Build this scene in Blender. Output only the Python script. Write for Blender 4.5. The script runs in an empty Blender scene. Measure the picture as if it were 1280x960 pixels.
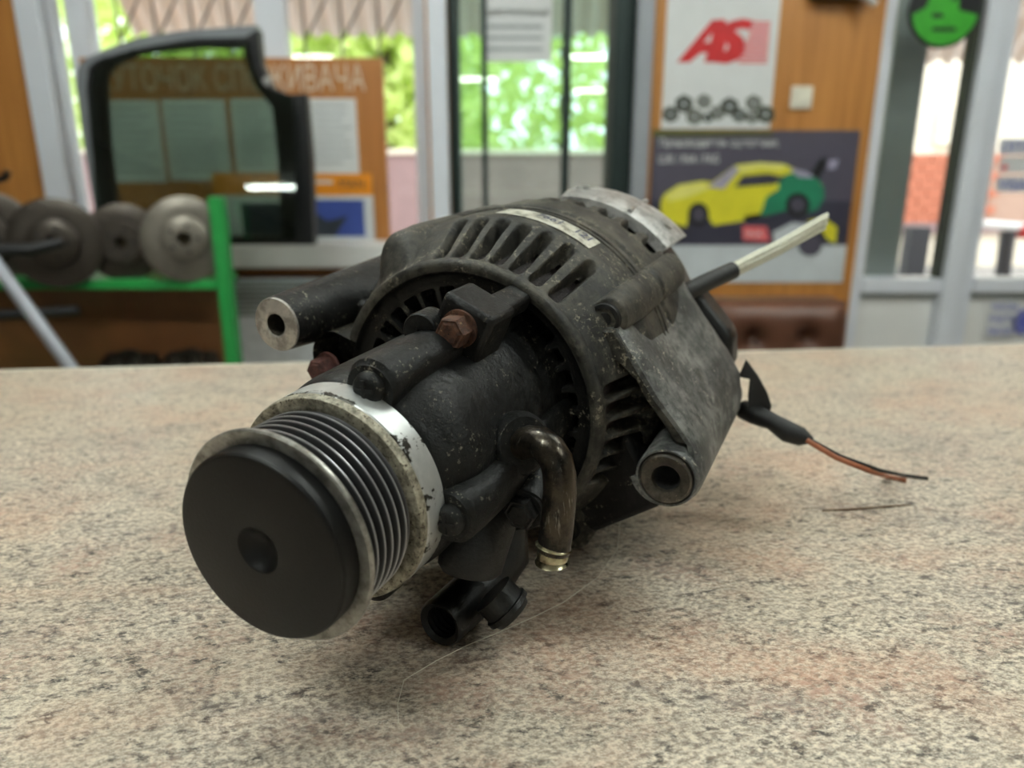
import bpy, math, random
from math import sin, cos, pi, radians, degrees, sqrt, hypot, atan2
from mathutils import Vector, Matrix
random.seed(7)
SC = bpy.context.scene
COL = SC.collection

# ------------------------------------------------------------------ camera, world, exposure
CAM_Z = 1.184
PITCH = radians(16.4)
FPX = 950.0
cam_data = bpy.data.cameras.new('camera')
cam_data.sensor_width = 36.0
cam_data.lens = FPX / 1280 * 36
cam_data.clip_start = 0.01
cam_data.clip_end = 200
cam_data.dof.use_dof = True
cam_data.dof.focus_distance = 0.285
cam_data.dof.aperture_fstop = 7.6
cam = bpy.data.objects.new('camera', cam_data)
COL.objects.link(cam)
cam.location = (0, 0, CAM_Z)
cam.rotation_euler = (pi / 2 - PITCH, 0, 0)
SC.camera = cam

world = bpy.data.worlds.new('world')
SC.world = world
world.use_nodes = True
bg = world.node_tree.nodes['Background']
bg.inputs[0].default_value = (0.90, 0.95, 1.0, 1)      # evenly overcast sky
bg.inputs[1].default_value = 3.0

SC.view_settings.view_transform = 'Standard'
SC.view_settings.look = 'None'
SC.view_settings.exposure = 0.62
SC.view_settings.gamma = 1.0
SC.view_settings.use_curve_mapping = False
LAMP = 36.0          # radiance of the ceiling tubes

# ------------------------------------------------------------------ measuring helpers
F_ = Vector((0, cos(PITCH), -sin(PITCH)))
R_ = Vector((1, 0, 0))
U_ = R_.cross(F_)
O_ = Vector((0, 0, CAM_Z))
def ray(px, py):
    return ((px - 640) / FPX * R_ - (py - 480) / FPX * U_ + F_).normalized()
def at(px, py, Y):               # point of the real vertical plane y = Y
    d = ray(px, py); return O_ + d * (Y / d.y)
def atz(px, py, z):              # point of the real horizontal plane at height z
    d = ray(px, py); return O_ + d * ((z - CAM_Z) / d.z)

# alternator frame: X right, Y along the shaft to the rear, Z up
C0 = Vector((-0.077496, 0.207998, -0.114169)) + O_
AX = Vector((0.42247467, 0.90427161, 0.06170905)).normalized()
E2 = AX.cross(Vector((0, 0, 1))).normalized()
E1 = E2.cross(AX)
BASE = Vector((0, 0.168, -0.0800))         # local point where the housing rests on the worktop
def pol(s, r, deg):
    t = radians(deg); return Vector((r * sin(t), s, r * cos(t)))
def cp(px, py, s):                          # picture point -> local point on the plane at shaft station s
    d = ray(px, py); P0 = C0 + AX * s
    t = (P0 - O_).dot(AX) / d.dot(AX); P = O_ + d * t - C0
    return Vector((P.dot(E2), P.dot(AX), P.dot(E1)))
def loc_of(P):                              # world -> local
    P = Vector(P) - C0
    return Vector((P.dot(E2), P.dot(AX), P.dot(E1)))

# ------------------------------------------------------------------ mesh helpers
class MB:
    def __init__(s): s.v = []; s.f = []
    def add(s, vs, fs):
        n = len(s.v); s.v += [tuple(v) for v in vs]; s.f += [tuple(i + n for i in f) for f in fs]; return s
    def box(s, a, b):
        x0, y0, z0 = a; x1, y1, z1 = b
        return s.add([(x0,y0,z0),(x1,y0,z0),(x1,y1,z0),(x0,y1,z0),(x0,y0,z1),(x1,y0,z1),(x1,y1,z1),(x0,y1,z1)],
            [(0,3,2,1),(4,5,6,7),(0,1,5,4),(1,2,6,5),(2,3,7,6),(3,0,4,7)])
    def prism(s, pts, d):       # pts: planar loop of 3-D points, d: extrusion vector
        n = len(pts); d = Vector(d)
        vs = [Vector(p) for p in pts] + [Vector(p) + d for p in pts]
        fs = [tuple(range(n))[::-1], tuple(range(n, 2 * n))] + [(i, (i+1) % n, n + (i+1) % n, n + i) for i in range(n)]
        return s.add(vs, fs)
    def flat(s, pts):
        return s.add(pts, [tuple(range(len(pts)))])
    def tube(s, pts, rad, n=16, cap=True):
        pts = [Vector(p) for p in pts]
        if not hasattr(rad, '__len__'): rad = [rad] * len(pts)
        vs = []; fs = []; up = None
        for i, p in enumerate(pts):
            a = pts[max(i-1, 0)]; b = pts[min(i+1, len(pts)-1)]
            t = (b - a)
            t = t.normalized() if t.length > 1e-9 else Vector((0,0,1))
            if up is None:
                up = Vector((0,0,1)) if abs(t.z) < .9 else Vector((1,0,0))
            x = up.cross(t)
            if x.length < 1e-6: x = Vector((1,0,0)).cross(t)
            x.normalize(); y = t.cross(x).normalized(); up = y
            for k in range(n):
                q = 2*pi*k/n; vs.append(p + (x*cos(q) + y*sin(q)) * rad[i])
        for i in range(len(pts)-1):
            for k in range(n):
                fs.append((i*n+k, i*n+(k+1)%n, (i+1)*n+(k+1)%n, (i+1)*n+k))
        if cap: fs += [tuple(range(n))[::-1], tuple(range((len(pts)-1)*n, len(pts)*n))]
        return s.add(vs, fs)
    def lathe(s, prof, n=64, o=(0,0,0), ax=(0,1,0), cap=False, hexa=None):
        # prof: list of (station along ax, radius)
        o = Vector(o); ax = Vector(ax).normalized()
        x = ax.cross(Vector((0,0,1)))
        if x.length < 1e-4: x = Vector((1,0,0))
        x.normalize(); y = x.cross(ax)
        vs = []; fs = []
        for st, r in prof:
            for k in range(n):
                q = 2*pi*k/n; rr = r
                if hexa: rr = r * hexa(q)
                vs.append(o + ax*st + (y*cos(q) + x*sin(q)) * rr)
        m = len(prof)
        for i in range(m-1):
            for k in range(n):
                fs.append((i*n+k, i*n+(k+1)%n, (i+1)*n+(k+1)%n, (i+1)*n+k))
        if cap: fs += [tuple(range(n))[::-1], tuple(range((m-1)*n, m*n))]
        return s.add(vs, fs)
    def build(s, name, mat, parent=None, smooth=None, bevel=0, off=None):
        me = bpy.data.meshes.new(name)
        vs = s.v if off is None else [tuple(Vector(v) - off) for v in s.v]
        me.from_pydata(vs, [], s.f); me.validate()
        if mat is not None: me.materials.append(mat)
        if smooth is not None:
            me.shade_smooth(); me.set_sharp_from_angle(angle=radians(smooth))
        ob = bpy.data.objects.new(name, me); COL.objects.link(ob)
        if parent is not None: ob.parent = parent
        if bevel:
            b = ob.modifiers.new('bevel', 'BEVEL'); b.width = bevel; b.segments = 2; b.limit_method = 'ANGLE'
        return ob
def tag(o, label=None, cat=None, group=None, kind=None):
    if label: o['label'] = label
    if cat: o['category'] = cat
    if group: o['group'] = group
    if kind: o['kind'] = kind
    return o
def empty(name, loc, label=None, cat=None, group=None):
    o = bpy.data.objects.new(name, None); COL.objects.link(o); o.location = loc
    o.empty_display_size = .05
    return tag(o, label, cat, group)
def text_mesh(name, body, mat, origin, width, height, parent=None, thick=.0006, xdir=(1,0,0), zdir=(0,0,1), off=None, bold=0, shear=0):
    cu = bpy.data.curves.new('t', 'FONT'); cu.body = body; cu.size = 1; cu.extrude = 0.0; cu.offset = bold; cu.shear = shear
    to = bpy.data.objects.new('t', cu); COL.objects.link(to)
    dg = bpy.context.evaluated_depsgraph_get(); me0 = bpy.data.meshes.new_from_object(to.evaluated_get(dg))
    vs = [v.co.copy() for v in me0.vertices]; fs = [tuple(p.vertices) for p in me0.polygons]
    bpy.data.objects.remove(to); bpy.data.curves.remove(cu)
    x0 = min(v.x for v in vs); x1 = max(v.x for v in vs); y0 = min(v.y for v in vs); y1 = max(v.y for v in vs)
    xd = Vector(xdir).normalized(); zd = Vector(zdir).normalized(); nd = xd.cross(zd).normalized()
    m = MB(); o = Vector(origin)
    m.add([o + xd*((v.x-x0)/(x1-x0)*width) + zd*((v.y-y0)/(y1-y0)*height) + nd*thick for v in vs], fs)
    bpy.data.meshes.remove(me0)
    return m.build(name, mat, parent, off=off)

# ------------------------------------------------------------------ materials
def lin(c):
    return tuple(((x/255)/12.92 if x/255 <= .04045 else (((x/255)+.055)/1.055)**2.4) for x in c)
def rgba(c): return (*lin(c), 1)
class NT:
    def __init__(s, name):
        s.m = bpy.data.materials.new(name); s.m.use_nodes = True; s.n = s.m.node_tree.nodes; s.l = s.m.node_tree.links
        s.b = s.n['Principled BSDF']; s.out = s.n['Material Output']
        s.tc = s.n.new('ShaderNodeTexCoord')
    def noise(s, scale, detail=4, rough=.6, vec=None, dist=0, four=None):
        t = s.n.new('ShaderNodeTexNoise'); t.inputs['Scale'].default_value = scale
        t.inputs['Detail'].default_value = detail; t.inputs['Roughness'].default_value = rough; t.inputs['Distortion'].default_value = dist
        s.l.new(vec or s.tc.outputs['Object'], t.inputs['Vector']); return t.outputs['Fac']
    def mapping(s, scale=(1,1,1), rot=(0,0,0), loc=(0,0,0)):
        m = s.n.new('ShaderNodeMapping'); m.inputs['Scale'].default_value = scale; m.inputs['Rotation'].default_value = rot
        m.inputs['Location'].default_value = loc
        s.l.new(s.tc.outputs['Object'], m.inputs['Vector']); return m.outputs['Vector']
    def ramp(s, fac, stops):
        r = s.n.new('ShaderNodeValToRGB'); e = r.color_ramp.elements
        while len(e) < len(stops): e.new(.5)
        for el, (p, c) in zip(e, stops):
            el.position = p; el.color = c if len(c) == 4 else (*c, 1)
        s.l.new(fac, r.inputs['Fac']); return r.outputs['Color']
    def mix(s, fac, a, b):
        m = s.n.new('ShaderNodeMix'); m.data_type = 'RGBA'
        for sock, v in ((m.inputs['Factor'], fac), (m.inputs['A'], a), (m.inputs['B'], b)):
            pass
        ins = {i.identifier: i for i in m.inputs}
        fa, ca, cb = ins['Factor_Float'], ins['A_Color'], ins['B_Color']
        for sock, v in ((fa, fac), (ca, a), (cb, b)):
            if hasattr(v, 'is_linked') or hasattr(v, 'links'): s.l.new(v, sock)
            elif isinstance(v, (int, float)): sock.default_value = v
            else: sock.default_value = v if len(v) == 4 else (*v, 1)
        return {o.identifier: o for o in m.outputs}['Result_Color']
    def bump(s, h, strength=.3, dist=.001, prev=None):
        b = s.n.new('ShaderNodeBump'); b.inputs['Strength'].default_value = strength; b.inputs['Distance'].default_value = dist
        s.l.new(h, b.inputs['Height'])
        if prev: s.l.new(prev, b.inputs['Normal'])
        s.l.new(b.outputs['Normal'], s.b.inputs['Normal']); return b.outputs['Normal']
    def set(s, base=None, rough=None, metal=None, **k):
        for nm, v in (('Base Color', base), ('Roughness', rough), ('Metallic', metal), *[(a.replace('_', ' '), b) for a, b in k.items()]):
            if v is None: continue
            i = s.b.inputs[nm]
            if hasattr(v, 'links'): s.l.new(v, i)
            elif isinstance(v, (int, float)): i.default_value = v
            else: i.default_value = v if len(v) == 4 else (*v, 1)
        return s.m
W = (1,1,1,1); K = (0,0,0,1)
def simple(name, c, rough=.5, metal=0, var=.12, scale=30, bump=0, bscale=None):
    t = NT(name); n = t.noise(scale, 3)
    base = lin(c); lo = tuple(x*(1-var) for x in base); hi = tuple(min(1, x*(1+var)) for x in base)
    col = t.ramp(n, [(.3, lo), (.7, hi)])
    if bump: t.bump(t.noise(bscale or scale*3, 4), bump, .002)
    return t.set(col, rough, metal)
def cast(name, base, dirt, speck, rough=(.4,.75), amt=.5, speck_amt=.62, bump=.5, metal=0.0, scale=1.0, speckfreq=420, spec=.35):
    """oily cast metal with dull dirt patches and pale speckles"""
    t = NT(name)
    n1 = t.noise(45*scale, 6, .65); n2 = t.noise(160*scale, 5, .7); n3 = t.noise(speckfreq, 3, .8); n4 = t.noise(70, 4, .6, dist=.6)
    c = t.mix(t.ramp(n1, [(amt-.12, K), (amt+.14, W)]), rgba(base), rgba(dirt))
    dk = tuple(x*.45 for x in lin(base))
    c = t.mix(t.ramp(n2, [(.40, (.75,.75,.75,1)), (.56, K)]), c, (*dk, 1))
    mul = t.n.new('ShaderNodeMath'); mul.operation = 'MULTIPLY'
    t.l.new(t.ramp(n3, [(speck_amt, K), (speck_amt+.05, W)]), mul.inputs[0]); t.l.new(t.ramp(n4, [(.5, K), (.62, W)]), mul.inputs[1])
    c = t.mix(mul.outputs[0], c, rgba(speck))
    r = t.ramp(n2, [(.3, (rough[0],)*3), (.7, (rough[1],)*3)])
    b1 = t.bump(n2, bump, .0012); t.bump(n3, bump*.5, .0005, b1)
    return t.set(c, r, metal, Specular_IOR_Level=spec)

M = {}
M['pump'] = cast('oily_black_casting', (15,16,16), (29,29,28), (120,116,104), (.36,.58), .54, .595, .6, spec=.3)
M['housing'] = cast('grimy_dark_casting', (34,34,32), (84,80,71), (134,127,110), (.42,.7), .49, .55, .6)
M['housing_front'] = cast('dark_front_casting', (18,18,18), (38,37,35), (128,122,108), (.38,.62), .55, .59, .6, spec=.3)
M['rear'] = cast('grey_rear_casting', (76,78,78), (140,141,137), (176,172,160), (.34,.55), .50, .58, .45, metal=.15)
M['lug_face'] = cast('machined_lug_face', (160,156,150), (196,190,182), (110,100,92), (.35,.5), .5, .62, .15, metal=.55)
M['bush'] = cast('worn_steel_bushing', (74,70,64), (104,97,86), (160,150,130), (.3,.5), .5, .6, .3, metal=.5)
M['bore'] = simple('bright_bore_metal', (150,150,150), .3, .9, .2, 200)
M['rust'] = cast('rusty_bolt_steel', (66,44,36), (104,70,52), (190,160,120), (.5,.8), .48, .62, .6, scale=2.5)
M['rust_red'] = cast('reddish_rust_steel', (82,48,44), (112,74,66), (150,120,110), (.5,.8), .48, .62, .6, scale=2.5)
M['alu'] = cast('bright_aluminium_bracket', (178,178,176), (212,212,210), (120,118,112), (.28,.5), .5, .63, .4, metal=.6)
M['rubber'] = simple('black_rubber', (20,20,20), .55, 0, .3, 150, .2)
M['blackplastic'] = simple('black_plastic_fitting', (15,16,16), .42, 0, .3, 120, .15)
M['cap'] = simple('matt_black_cap', (13,13,13), .42, 0, .18, 60, .06, 900); M['cap'].node_tree.nodes['Principled BSDF'].inputs['Specular IOR Level'].default_value = .28
M['void'] = simple('inner_metal_and_hole_shade', (12,12,12), .7, 0, .3, 60)  # inner metal, and near-black that paints the shade in holes and pockets
M['copper'] = simple('varnished_copper', (26,14,12), .5, .2, .6, 300, .5)
M['wire_brown'] = simple('brown_wire_jacket', (150,88,58), .5, 0, .2, 200)
M['cable_white'] = simple('off_white_cable_core', (214,214,196), .5, 0, .1, 400, .3)
# pipe with oily brassy steel
t = NT('oily_steel_pipe'); n = t.noise(90, 5, .7); n2 = t.noise(500, 3, .7, t.mapping((1,1,.15)))
c = t.mix(t.ramp(n, [(.42, K), (.6, W)]), rgba((34,32,30)), rgba((74,66,56)))
c = t.mix(t.ramp(n2, [(.60, K), (.78, W)]), c, rgba((150,146,134)))
t.bump(n2, .3, .0005); M['pipe'] = t.set(c, .28, .75)
t = NT('brass_pipe_lip'); M['brass'] = t.set(t.ramp(t.noise(120,3), [(.35, lin((96,84,62))), (.65, lin((196,190,158)))]), .25, .85)
# pulley: dark burnished grooves
t = NT('burnished_pulley_steel')
at_ = t.n.new('ShaderNodeAttribute'); at_.attribute_name = 'edge'
c = t.mix(at_.outputs['Fac'], rgba((18,18,20)), rgba((190,190,192)))
r = t.ramp(at_.outputs['Fac'], [(0, (.38,)*3), (1, (.28,)*3)])
t.bump(t.noise(500, 3), .12, .0003); M['pulley'] = t.set(c, r, .55)
t = NT('dull_plated_flange'); n = t.noise(150, 5, .7); n2 = t.noise(700, 3, .7)
c = t.mix(t.ramp(n, [(.38, K), (.62, W)]), rgba((118,116,110)), rgba((168,166,160)))
c = t.mix(t.ramp(n2, [(.66, K), (.72, W)]), c, rgba((64,60,52))); t.bump(n2, .12, .0003)
M['flange'] = t.set(c, .38, .7)
t = NT('rusty_plated_flange'); n = t.noise(220, 5, .75); n2 = t.noise(800, 3, .7)
c = t.mix(t.ramp(n, [(.36, K), (.6, W)]), rgba((98,94,80)), rgba((178,172,154)))
c = t.mix(t.ramp(n2, [(.58, K), (.64, W)]), c, rgba((60,50,36))); t.bump(n2, .4, .0005)
M['flange_rust'] = t.set(c, .5, .4)
t = NT('scuffed_silver_collar'); n = t.noise(110, 6, .7, dist=.4); n2 = t.noise(300, 3, .6)
sx = t.n.new('ShaderNodeSeparateXYZ'); t.l.new(t.tc.outputs['Object'], sx.inputs[0])
mr = t.n.new('ShaderNodeMapRange'); t.l.new(sx.outputs['Y'], mr.inputs['Value'])
mr.inputs['From Min'].default_value = .0365 - .168; mr.inputs['From Max'].default_value = .0475 - .168
add = t.n.new('ShaderNodeMath'); add.operation = 'ADD'
vals = t.n.new('ShaderNodeValToRGB'); e = vals.color_ramp.elements
e[0].position = 0; e[0].color = (.10,)*3+(1,); e[1].position = .30; e[1].color = (-.0,)*3+(1,); e.new(.8).color = (0,0,0,1); e.new(1).color = (.09,)*3+(1,)
t.l.new(mr.outputs[0], vals.inputs[0]); t.l.new(n, add.inputs[0]); t.l.new(vals.outputs[0], add.inputs[1])
c = t.mix(t.ramp(add.outputs[0], [(.60, K), (.625, W)]), t.mix(n2, rgba((186,190,190)), rgba((222,224,222))), rgba((52,50,44)))
M['collar'] = t.set(c, .33, .6); t.bump(n, .12, .0004)
# label
t = NT('worn_paper_label'); n = t.noise(160, 4, .7)
M['label'] = t.set(t.ramp(n, [(.36, lin((120,116,100))), (.52, lin((196,194,180))), (.7, lin((214,212,202)))]), .5, .1)
M['label_ink'] = simple('label_blue_ink', (70,74,98), .5, 0, .2, 300)
# countertop laminate
t = NT('speckled_stone_laminate')
rot = (0, 0, radians(-28))
v2 = t.mapping((.8, 1.15, 1), rot); v3 = t.mapping((.9, 1.1, 1), rot, (3,1,0)); v4 = t.mapping((.7, 1.2, 1), rot, (7,2,0))
big = t.noise(7, 3, .55); mid = t.noise(30, 5, .6, v2); fine = t.noise(420, 5, .75, v2); fine2 = t.noise(260, 4, .75, v3, .4); pink = t.noise(22, 4, .62, v3)
dark = t.noise(190, 5, .8, v4); lump = t.noise(75, 4, .7, v4)
c = t.mix(t.ramp(fine, [(.40, K), (.58, W)]), rgba((124,110,97)), rgba((232,222,204)))
c = t.mix(t.ramp(big, [(.35, K), (.68, (.5,.5,.5,1))]), c, t.mix(fine, rgba((176,160,140)), rgba((206,192,168))))
def mul2(a_, b_):
    mm_ = t.n.new('ShaderNodeMath'); mm_.operation = 'MULTIPLY'; t.l.new(a_, mm_.inputs[0]); t.l.new(b_, mm_.inputs[1]); return mm_.outputs[0]
c = t.mix(mul2(t.ramp(pink, [(.48, K), (.68, (.7,.7,.7,1))]), t.ramp(fine2, [(.40, K), (.58, W)])), c, rgba((172,134,118)))
c = t.mix(mul2(t.ramp(dark, [(.50, K), (.60, W)]), t.ramp(lump, [(.44, (.22,.22,.22,1)), (.56, W)])), c, rgba((72,66,62)))
patch = t.noise(11, 4, .6, t.mapping((.7,1.2,1), rot, (1,5,0)), .4); gpatch = t.noise(17, 4, .6, t.mapping((.6,1.3,1), rot, (9,4,0)), .4)
c = t.mix(mul2(t.ramp(patch, [(.50, K), (.66, (.42,.42,.42,1))]), t.ramp(fine2, [(.36, (.3,.3,.3,1)), (.6, W)])), c, rgba((196,146,118)))
c = t.mix(mul2(t.ramp(gpatch, [(.52, K), (.68, (.6,.6,.6,1))]), t.ramp(dark, [(.42, (.2,.2,.2,1)), (.58, W)])), c, rgba((112,102,98)))
M['counter'] = t.set(c, t.ramp(fine, [(.3, (.28,)*3), (.7, (.40,)*3)]), 0, Specular_IOR_Level=.45); t.bump(fine, .08, .0002)
M['counter_edge'] = simple('pale_edge_band', (226,222,208), .4)
M['counter_body'] = simple('counter_cabinet_board', (150,140,124), .5)
# room
t = NT('orange_wood_panel'); v = t.mapping((14, 14, .7)); n = t.noise(2.2, 5, .6, v, .5)
M['wood'] = t.set(t.ramp(n, [(.3, lin((160,104,46))), (.7, lin((192,132,66)))]), .42)
t = NT('brown_board_wood'); v = t.mapping((14, 14, .7)); n = t.noise(2.2, 5, .6, v, .5)
M['board'] = t.set(t.ramp(n, [(.3, lin((164,104,50))), (.7, lin((186,124,64)))]), .4)
M['brown'] = simple('brown_cabinet_wood', (118,74,38), .5, 0, .25, 6)
M['pvc'] = simple('white_pvc_frame', (222,226,234), .35, 0, .03, 5)
M['pale_grey'] = simple('flat_pale_grey', (150,158,156), .4, 0, .05, 5)
M['white'] = simple('white_paint', (226,226,224), .45, 0, .03, 8)
M['paper'] = simple('white_paper', (214,216,216), .6, 0, .04, 12)
M['paperline'] = simple('grey_print', (158,164,166), .6, 0, .1, 40)
M['frame_dark'] = simple('dark_green_aluminium_frame', (38,52,50), .4, .3, .1, 5)
M['gasket'] = simple('dark_gasket', (62,66,60), .6)
M['greymetal'] = simple('grey_metal_post', (150,154,160), .4, .2, .05, 5)
M['floor'] = simple('floor_tile', (150,142,130), .5, 0, .1, 3)
M['ceiling'] = simple('ceiling_white', (225,224,218), .7, 0, .03, 3)
M['plaster'] = simple('cream_plaster', (140,132,118), .7, 0, .05, 3)
M['green'] = simple('green_rack_paint', (42,150,72), .4, 0, .1, 10)
M['disc'] = simple('grey_brake_disc_iron', (122,116,106), .34, .6, .15, 25)
M['disc_dark'] = simple('dark_brake_disc_iron', (74,67,60), .34, .6, .15, 25)
M['disc_hole'] = simple('greasy_hub_bore', (66,54,28), .6)
M['black'] = simple('satin_black', (18,19,22), .45, 0, .2, 30)
M['grey_paint'] = simple('grey_car_paint', (122,126,130), .35, .1, .05, 10)
M['leather'] = simple('brown_leather', (92,58,42), .38, 0, .15, 20, .2, 200)
M['pole'] = simple('pale_aluminium_tube', (178,182,192), .4, .3, .05, 10)
M['radiator'] = simple('white_radiator_enamel', (224,228,232), .4)
M['orange'] = simple('orange_print', (226,140,18), .5, 0, .05, 10)
M['blue'] = simple('blue_print', (58,78,152), .5, 0, .1, 10)
M['navy'] = simple('navy_sticker_print', (92,98,176), .5, 0, .1, 30)
M['darkpic'] = simple('dark_print', (48,54,64), .5, 0, .2, 20)
M['red'] = simple('red_print', (196,28,32), .5)
M['pinkred'] = simple('faded_red_print', (214,96,100), .5)
M['lettering'] = simple('pale_lettering', (214,196,176), .5)
M['slate'] = simple('slate_violet_print', (76,72,86), .45, 0, .06, 6)
M['slate_dark'] = simple('dark_slate_print', (52,50,66), .45, 0, .06, 6)
M['olive'] = simple('olive_print', (82,84,36), .5)
M['yellow'] = simple('yellow_print', (214,206,44), .45, 0, .1, 12)
M['yellow_pale'] = simple('pale_yellow_print', (226,222,120), .45, 0, .08, 12)
M['teal'] = simple('teal_green_print', (28,122,88), .45, 0, .12, 12)
M['lilac'] = simple('lilac_print', (158,152,176), .45)
M['poster_grey'] = simple('light_grey_print', (196,202,206), .5, 0, .08, 10)
M['lighttext'] = simple('white_print', (206,206,204), .5)
M['gear_a'] = simple('grey_part_print', (96,98,88), .5, 0, .4, 60)
M['gear_b'] = simple('dark_part_print', (60,64,54), .5, 0, .4, 60)
M['sign_green'] = simple('green_sign_print', (58,160,44), .4, 0, .15, 20)
M['switch'] = simple('ivory_switch_plastic', (224,220,204), .4)
M['brick'] = simple('salmon_brick', (190,112,84), .8, 0, .15, 3)
M['mortar'] = simple('pale_mortar', (176,144,126), .9)
M['ground'] = simple('pale_paving', (150,146,142), .8, 0, .06, 1)
t = NT('fresh_green_leaf'); c = t.ramp(t.noise(3, 3), [(.3, lin((196,218,110))), (.7, lin((246,252,190)))])
t.set(c, .6); td = t.n.new('ShaderNodeBsdfTranslucent'); t.l.new(c, td.inputs[0]); mx = t.n.new('ShaderNodeMixShader'); mx.inputs[0].default_value = .5
t.l.new(t.b.outputs[0], mx.inputs[1]); t.l.new(td.outputs[0], mx.inputs[2]); t.l.new(mx.outputs[0], t.out.inputs[0]); M['leaf'] = t.m
M['bark'] = simple('tree_bark', (90,74,58), .8)
M['awning'] = simple('pale_awning_sheet', (246,240,234), .6, 0, .05, 5)
M['render'] = simple('pinkish_house_render', (150,122,120), .85, 0, .12, 2)
M['beige'] = simple('beige_house_render', (236,222,200), .85, 0, .04, 2)
M['iron'] = simple('dark_grille_iron', (110,104,100), .6)
M['outblack'] = simple('dark_outdoor_metal', (42,42,46), .5)
M['hair'] = simple('pale_thread', (226,222,206), .5)
M['twig'] = simple('dry_brown_straw', (110,84,58), .6)
def emit(name, c, st):
    t = NT(name); t.set((.8,.8,.8), .5); t.b.inputs['Emission Color'].default_value = (*lin(c), 1); t.b.inputs['Emission Strength'].default_value = st; return t.m
M['tube'] = emit('fluorescent_tube_glow', (238,246,240), LAMP)
def glassmat(name, tint, refl=1.0, op=0.0, opc=(120,130,130)):
    t = NT(name); t.n.remove(t.b)
    tr = t.n.new('ShaderNodeBsdfTransparent'); tr.inputs[0].default_value = (*tint, 1)
    gl = t.n.new('ShaderNodeBsdfGlossy'); gl.inputs['Roughness'].default_value = .02
    fr = t.n.new('ShaderNodeFresnel'); fr.inputs[0].default_value = 1.5
    mu = t.n.new('ShaderNodeMath'); mu.operation = 'MULTIPLY'; mu.inputs[1].default_value = refl; t.l.new(fr.outputs[0], mu.inputs[0])
    mx = t.n.new('ShaderNodeMixShader'); t.l.new(mu.outputs[0], mx.inputs[0])
    if op:
        df = t.n.new('ShaderNodeBsdfDiffuse'); df.inputs[0].default_value = rgba(opc)
        m2 = t.n.new('ShaderNodeMixShader'); m2.inputs[0].default_value = op; t.l.new(tr.outputs[0], m2.inputs[1]); t.l.new(df.outputs[0], m2.inputs[2]); t.l.new(m2.outputs[0], mx.inputs[1])
    else: t.l.new(tr.outputs[0], mx.inputs[1])
    t.l.new(gl.outputs[0], mx.inputs[2]); t.l.new(mx.outputs[0], t.out.inputs[0]); return t.m
M['glass'] = glassmat('clear_window_glass', (.93,.95,.94))
M['glass_green'] = glassmat('greenish_door_glass', (.72,.86,.80), 1.8, .10, (150,180,175))
M['glass_tint'] = glassmat('tinted_car_glass', (.50,.58,.52), 1.6)

# ================================================================== SETTING
WY = 2.75                        # inner face of the front wall
CEIL = 2.95
X0, X1 = -5.2, 4.2
YB = -17.0
MB().box((X0,YB,-.05),(X1,WY+.25,0)).build('floor', M['floor'])['kind'] = 'structure'
MB().box((X0,YB,CEIL),(X1,WY+.25,CEIL+.08)).build('ceiling', M['ceiling'])['kind'] = 'structure'
MB().box((X0-.1,YB,0),(X0,WY+.25,CEIL)).build('wall_left', M['plaster'])['kind'] = 'structure'
MB().box((X1,YB,0),(X1+.1,WY+.25,CEIL)).build('wall_right', M['plaster'])['kind'] = 'structure'
MB().box((X0,YB-.1,0),(X1,YB,CEIL)).build('wall_back', M['plaster'])['kind'] = 'structure'
def gx(px, py=200, Y=WY): return at(px, py, Y).x
def gz(py, Y=WY, px=640): return at(px, py, Y).z
# openings measured on the wall plane
wl0, wl1 = gx(60), gx(536)            # left window
d0, d1 = gx(562), gx(806)             # glazed sliding door
r0, r1 = gx(1084), gx(1420)           # white door pair
TOP = 2.45
SILL = gz(318)
m = MB()
for a, b, z0, z1 in ((X0, wl0, 0, CEIL), (wl0, wl1, 0, SILL), (wl0, wl1, TOP, CEIL), (wl1, d0, 0, CEIL), (d0, d1, TOP, CEIL),
                     (d1, r0, 0, CEIL), (r0, r1, TOP, CEIL), (r1, X1, 0, CEIL)):
    m.box((a, WY, z0), (b, WY+.22, z1))
m.build('wall_front', M['wood'])['kind'] = 'structure'

# window_1 : white frame, mullions, panes
def framed(name, x0, x1, z0, z1, bars, fw, mat, glass, depth=.07, y=WY+.06, hb=(), glass_name='pane'):
    f = MB(); f.box((x0,y,z0),(x0+fw,y+depth,z1)); f.box((x1-fw,y,z0),(x1,y+depth,z1))
    f.box((x0+fw,y,z1-fw),(x1-fw,y+depth,z1)); f.box((x0+fw,y,z0),(x1-fw,y+depth,z0+fw))
    o = f.build(name, mat, bevel=.004); o['kind'] = 'structure'
    xs = [x0+fw] + [q for b in bars for q in b] + [x1-fw]
    for a, b in bars:
        MB().box((a,y-.004,z0+fw),(b,y+depth+.004,z1-fw)).build('mullion', mat, o, bevel=.003)
    for i in range(0, len(xs), 2):
        MB().box((xs[i],y+depth*.45,z0+fw),(xs[i+1],y+depth*.55,z1-fw)).build(glass_name, glass, o)
    return o
win = framed('window_1', wl0, wl1, SILL, TOP, [(gx(97), gx(122)), (gx(327), gx(362))], .05, M['pvc'], M['glass'])
# white/grey casing left and right of the window (proud of the wall)
MB().box((gx(62)-.02, WY-.03, 0), (gx(84), WY, CEIL)).build('trim_1', M['pvc'], bevel=.004)['kind'] = 'structure'
MB().box((gx(540), WY-.035, 0), (gx(562), WY, CEIL)).build('trim_2', M['pvc'], bevel=.004)['kind'] = 'structure'
MB().box((gx(788), WY-.04, 0), (gx(808), WY, CEIL)).build('trim_3', M['greymetal'], bevel=.004)['kind'] = 'structure'
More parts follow.
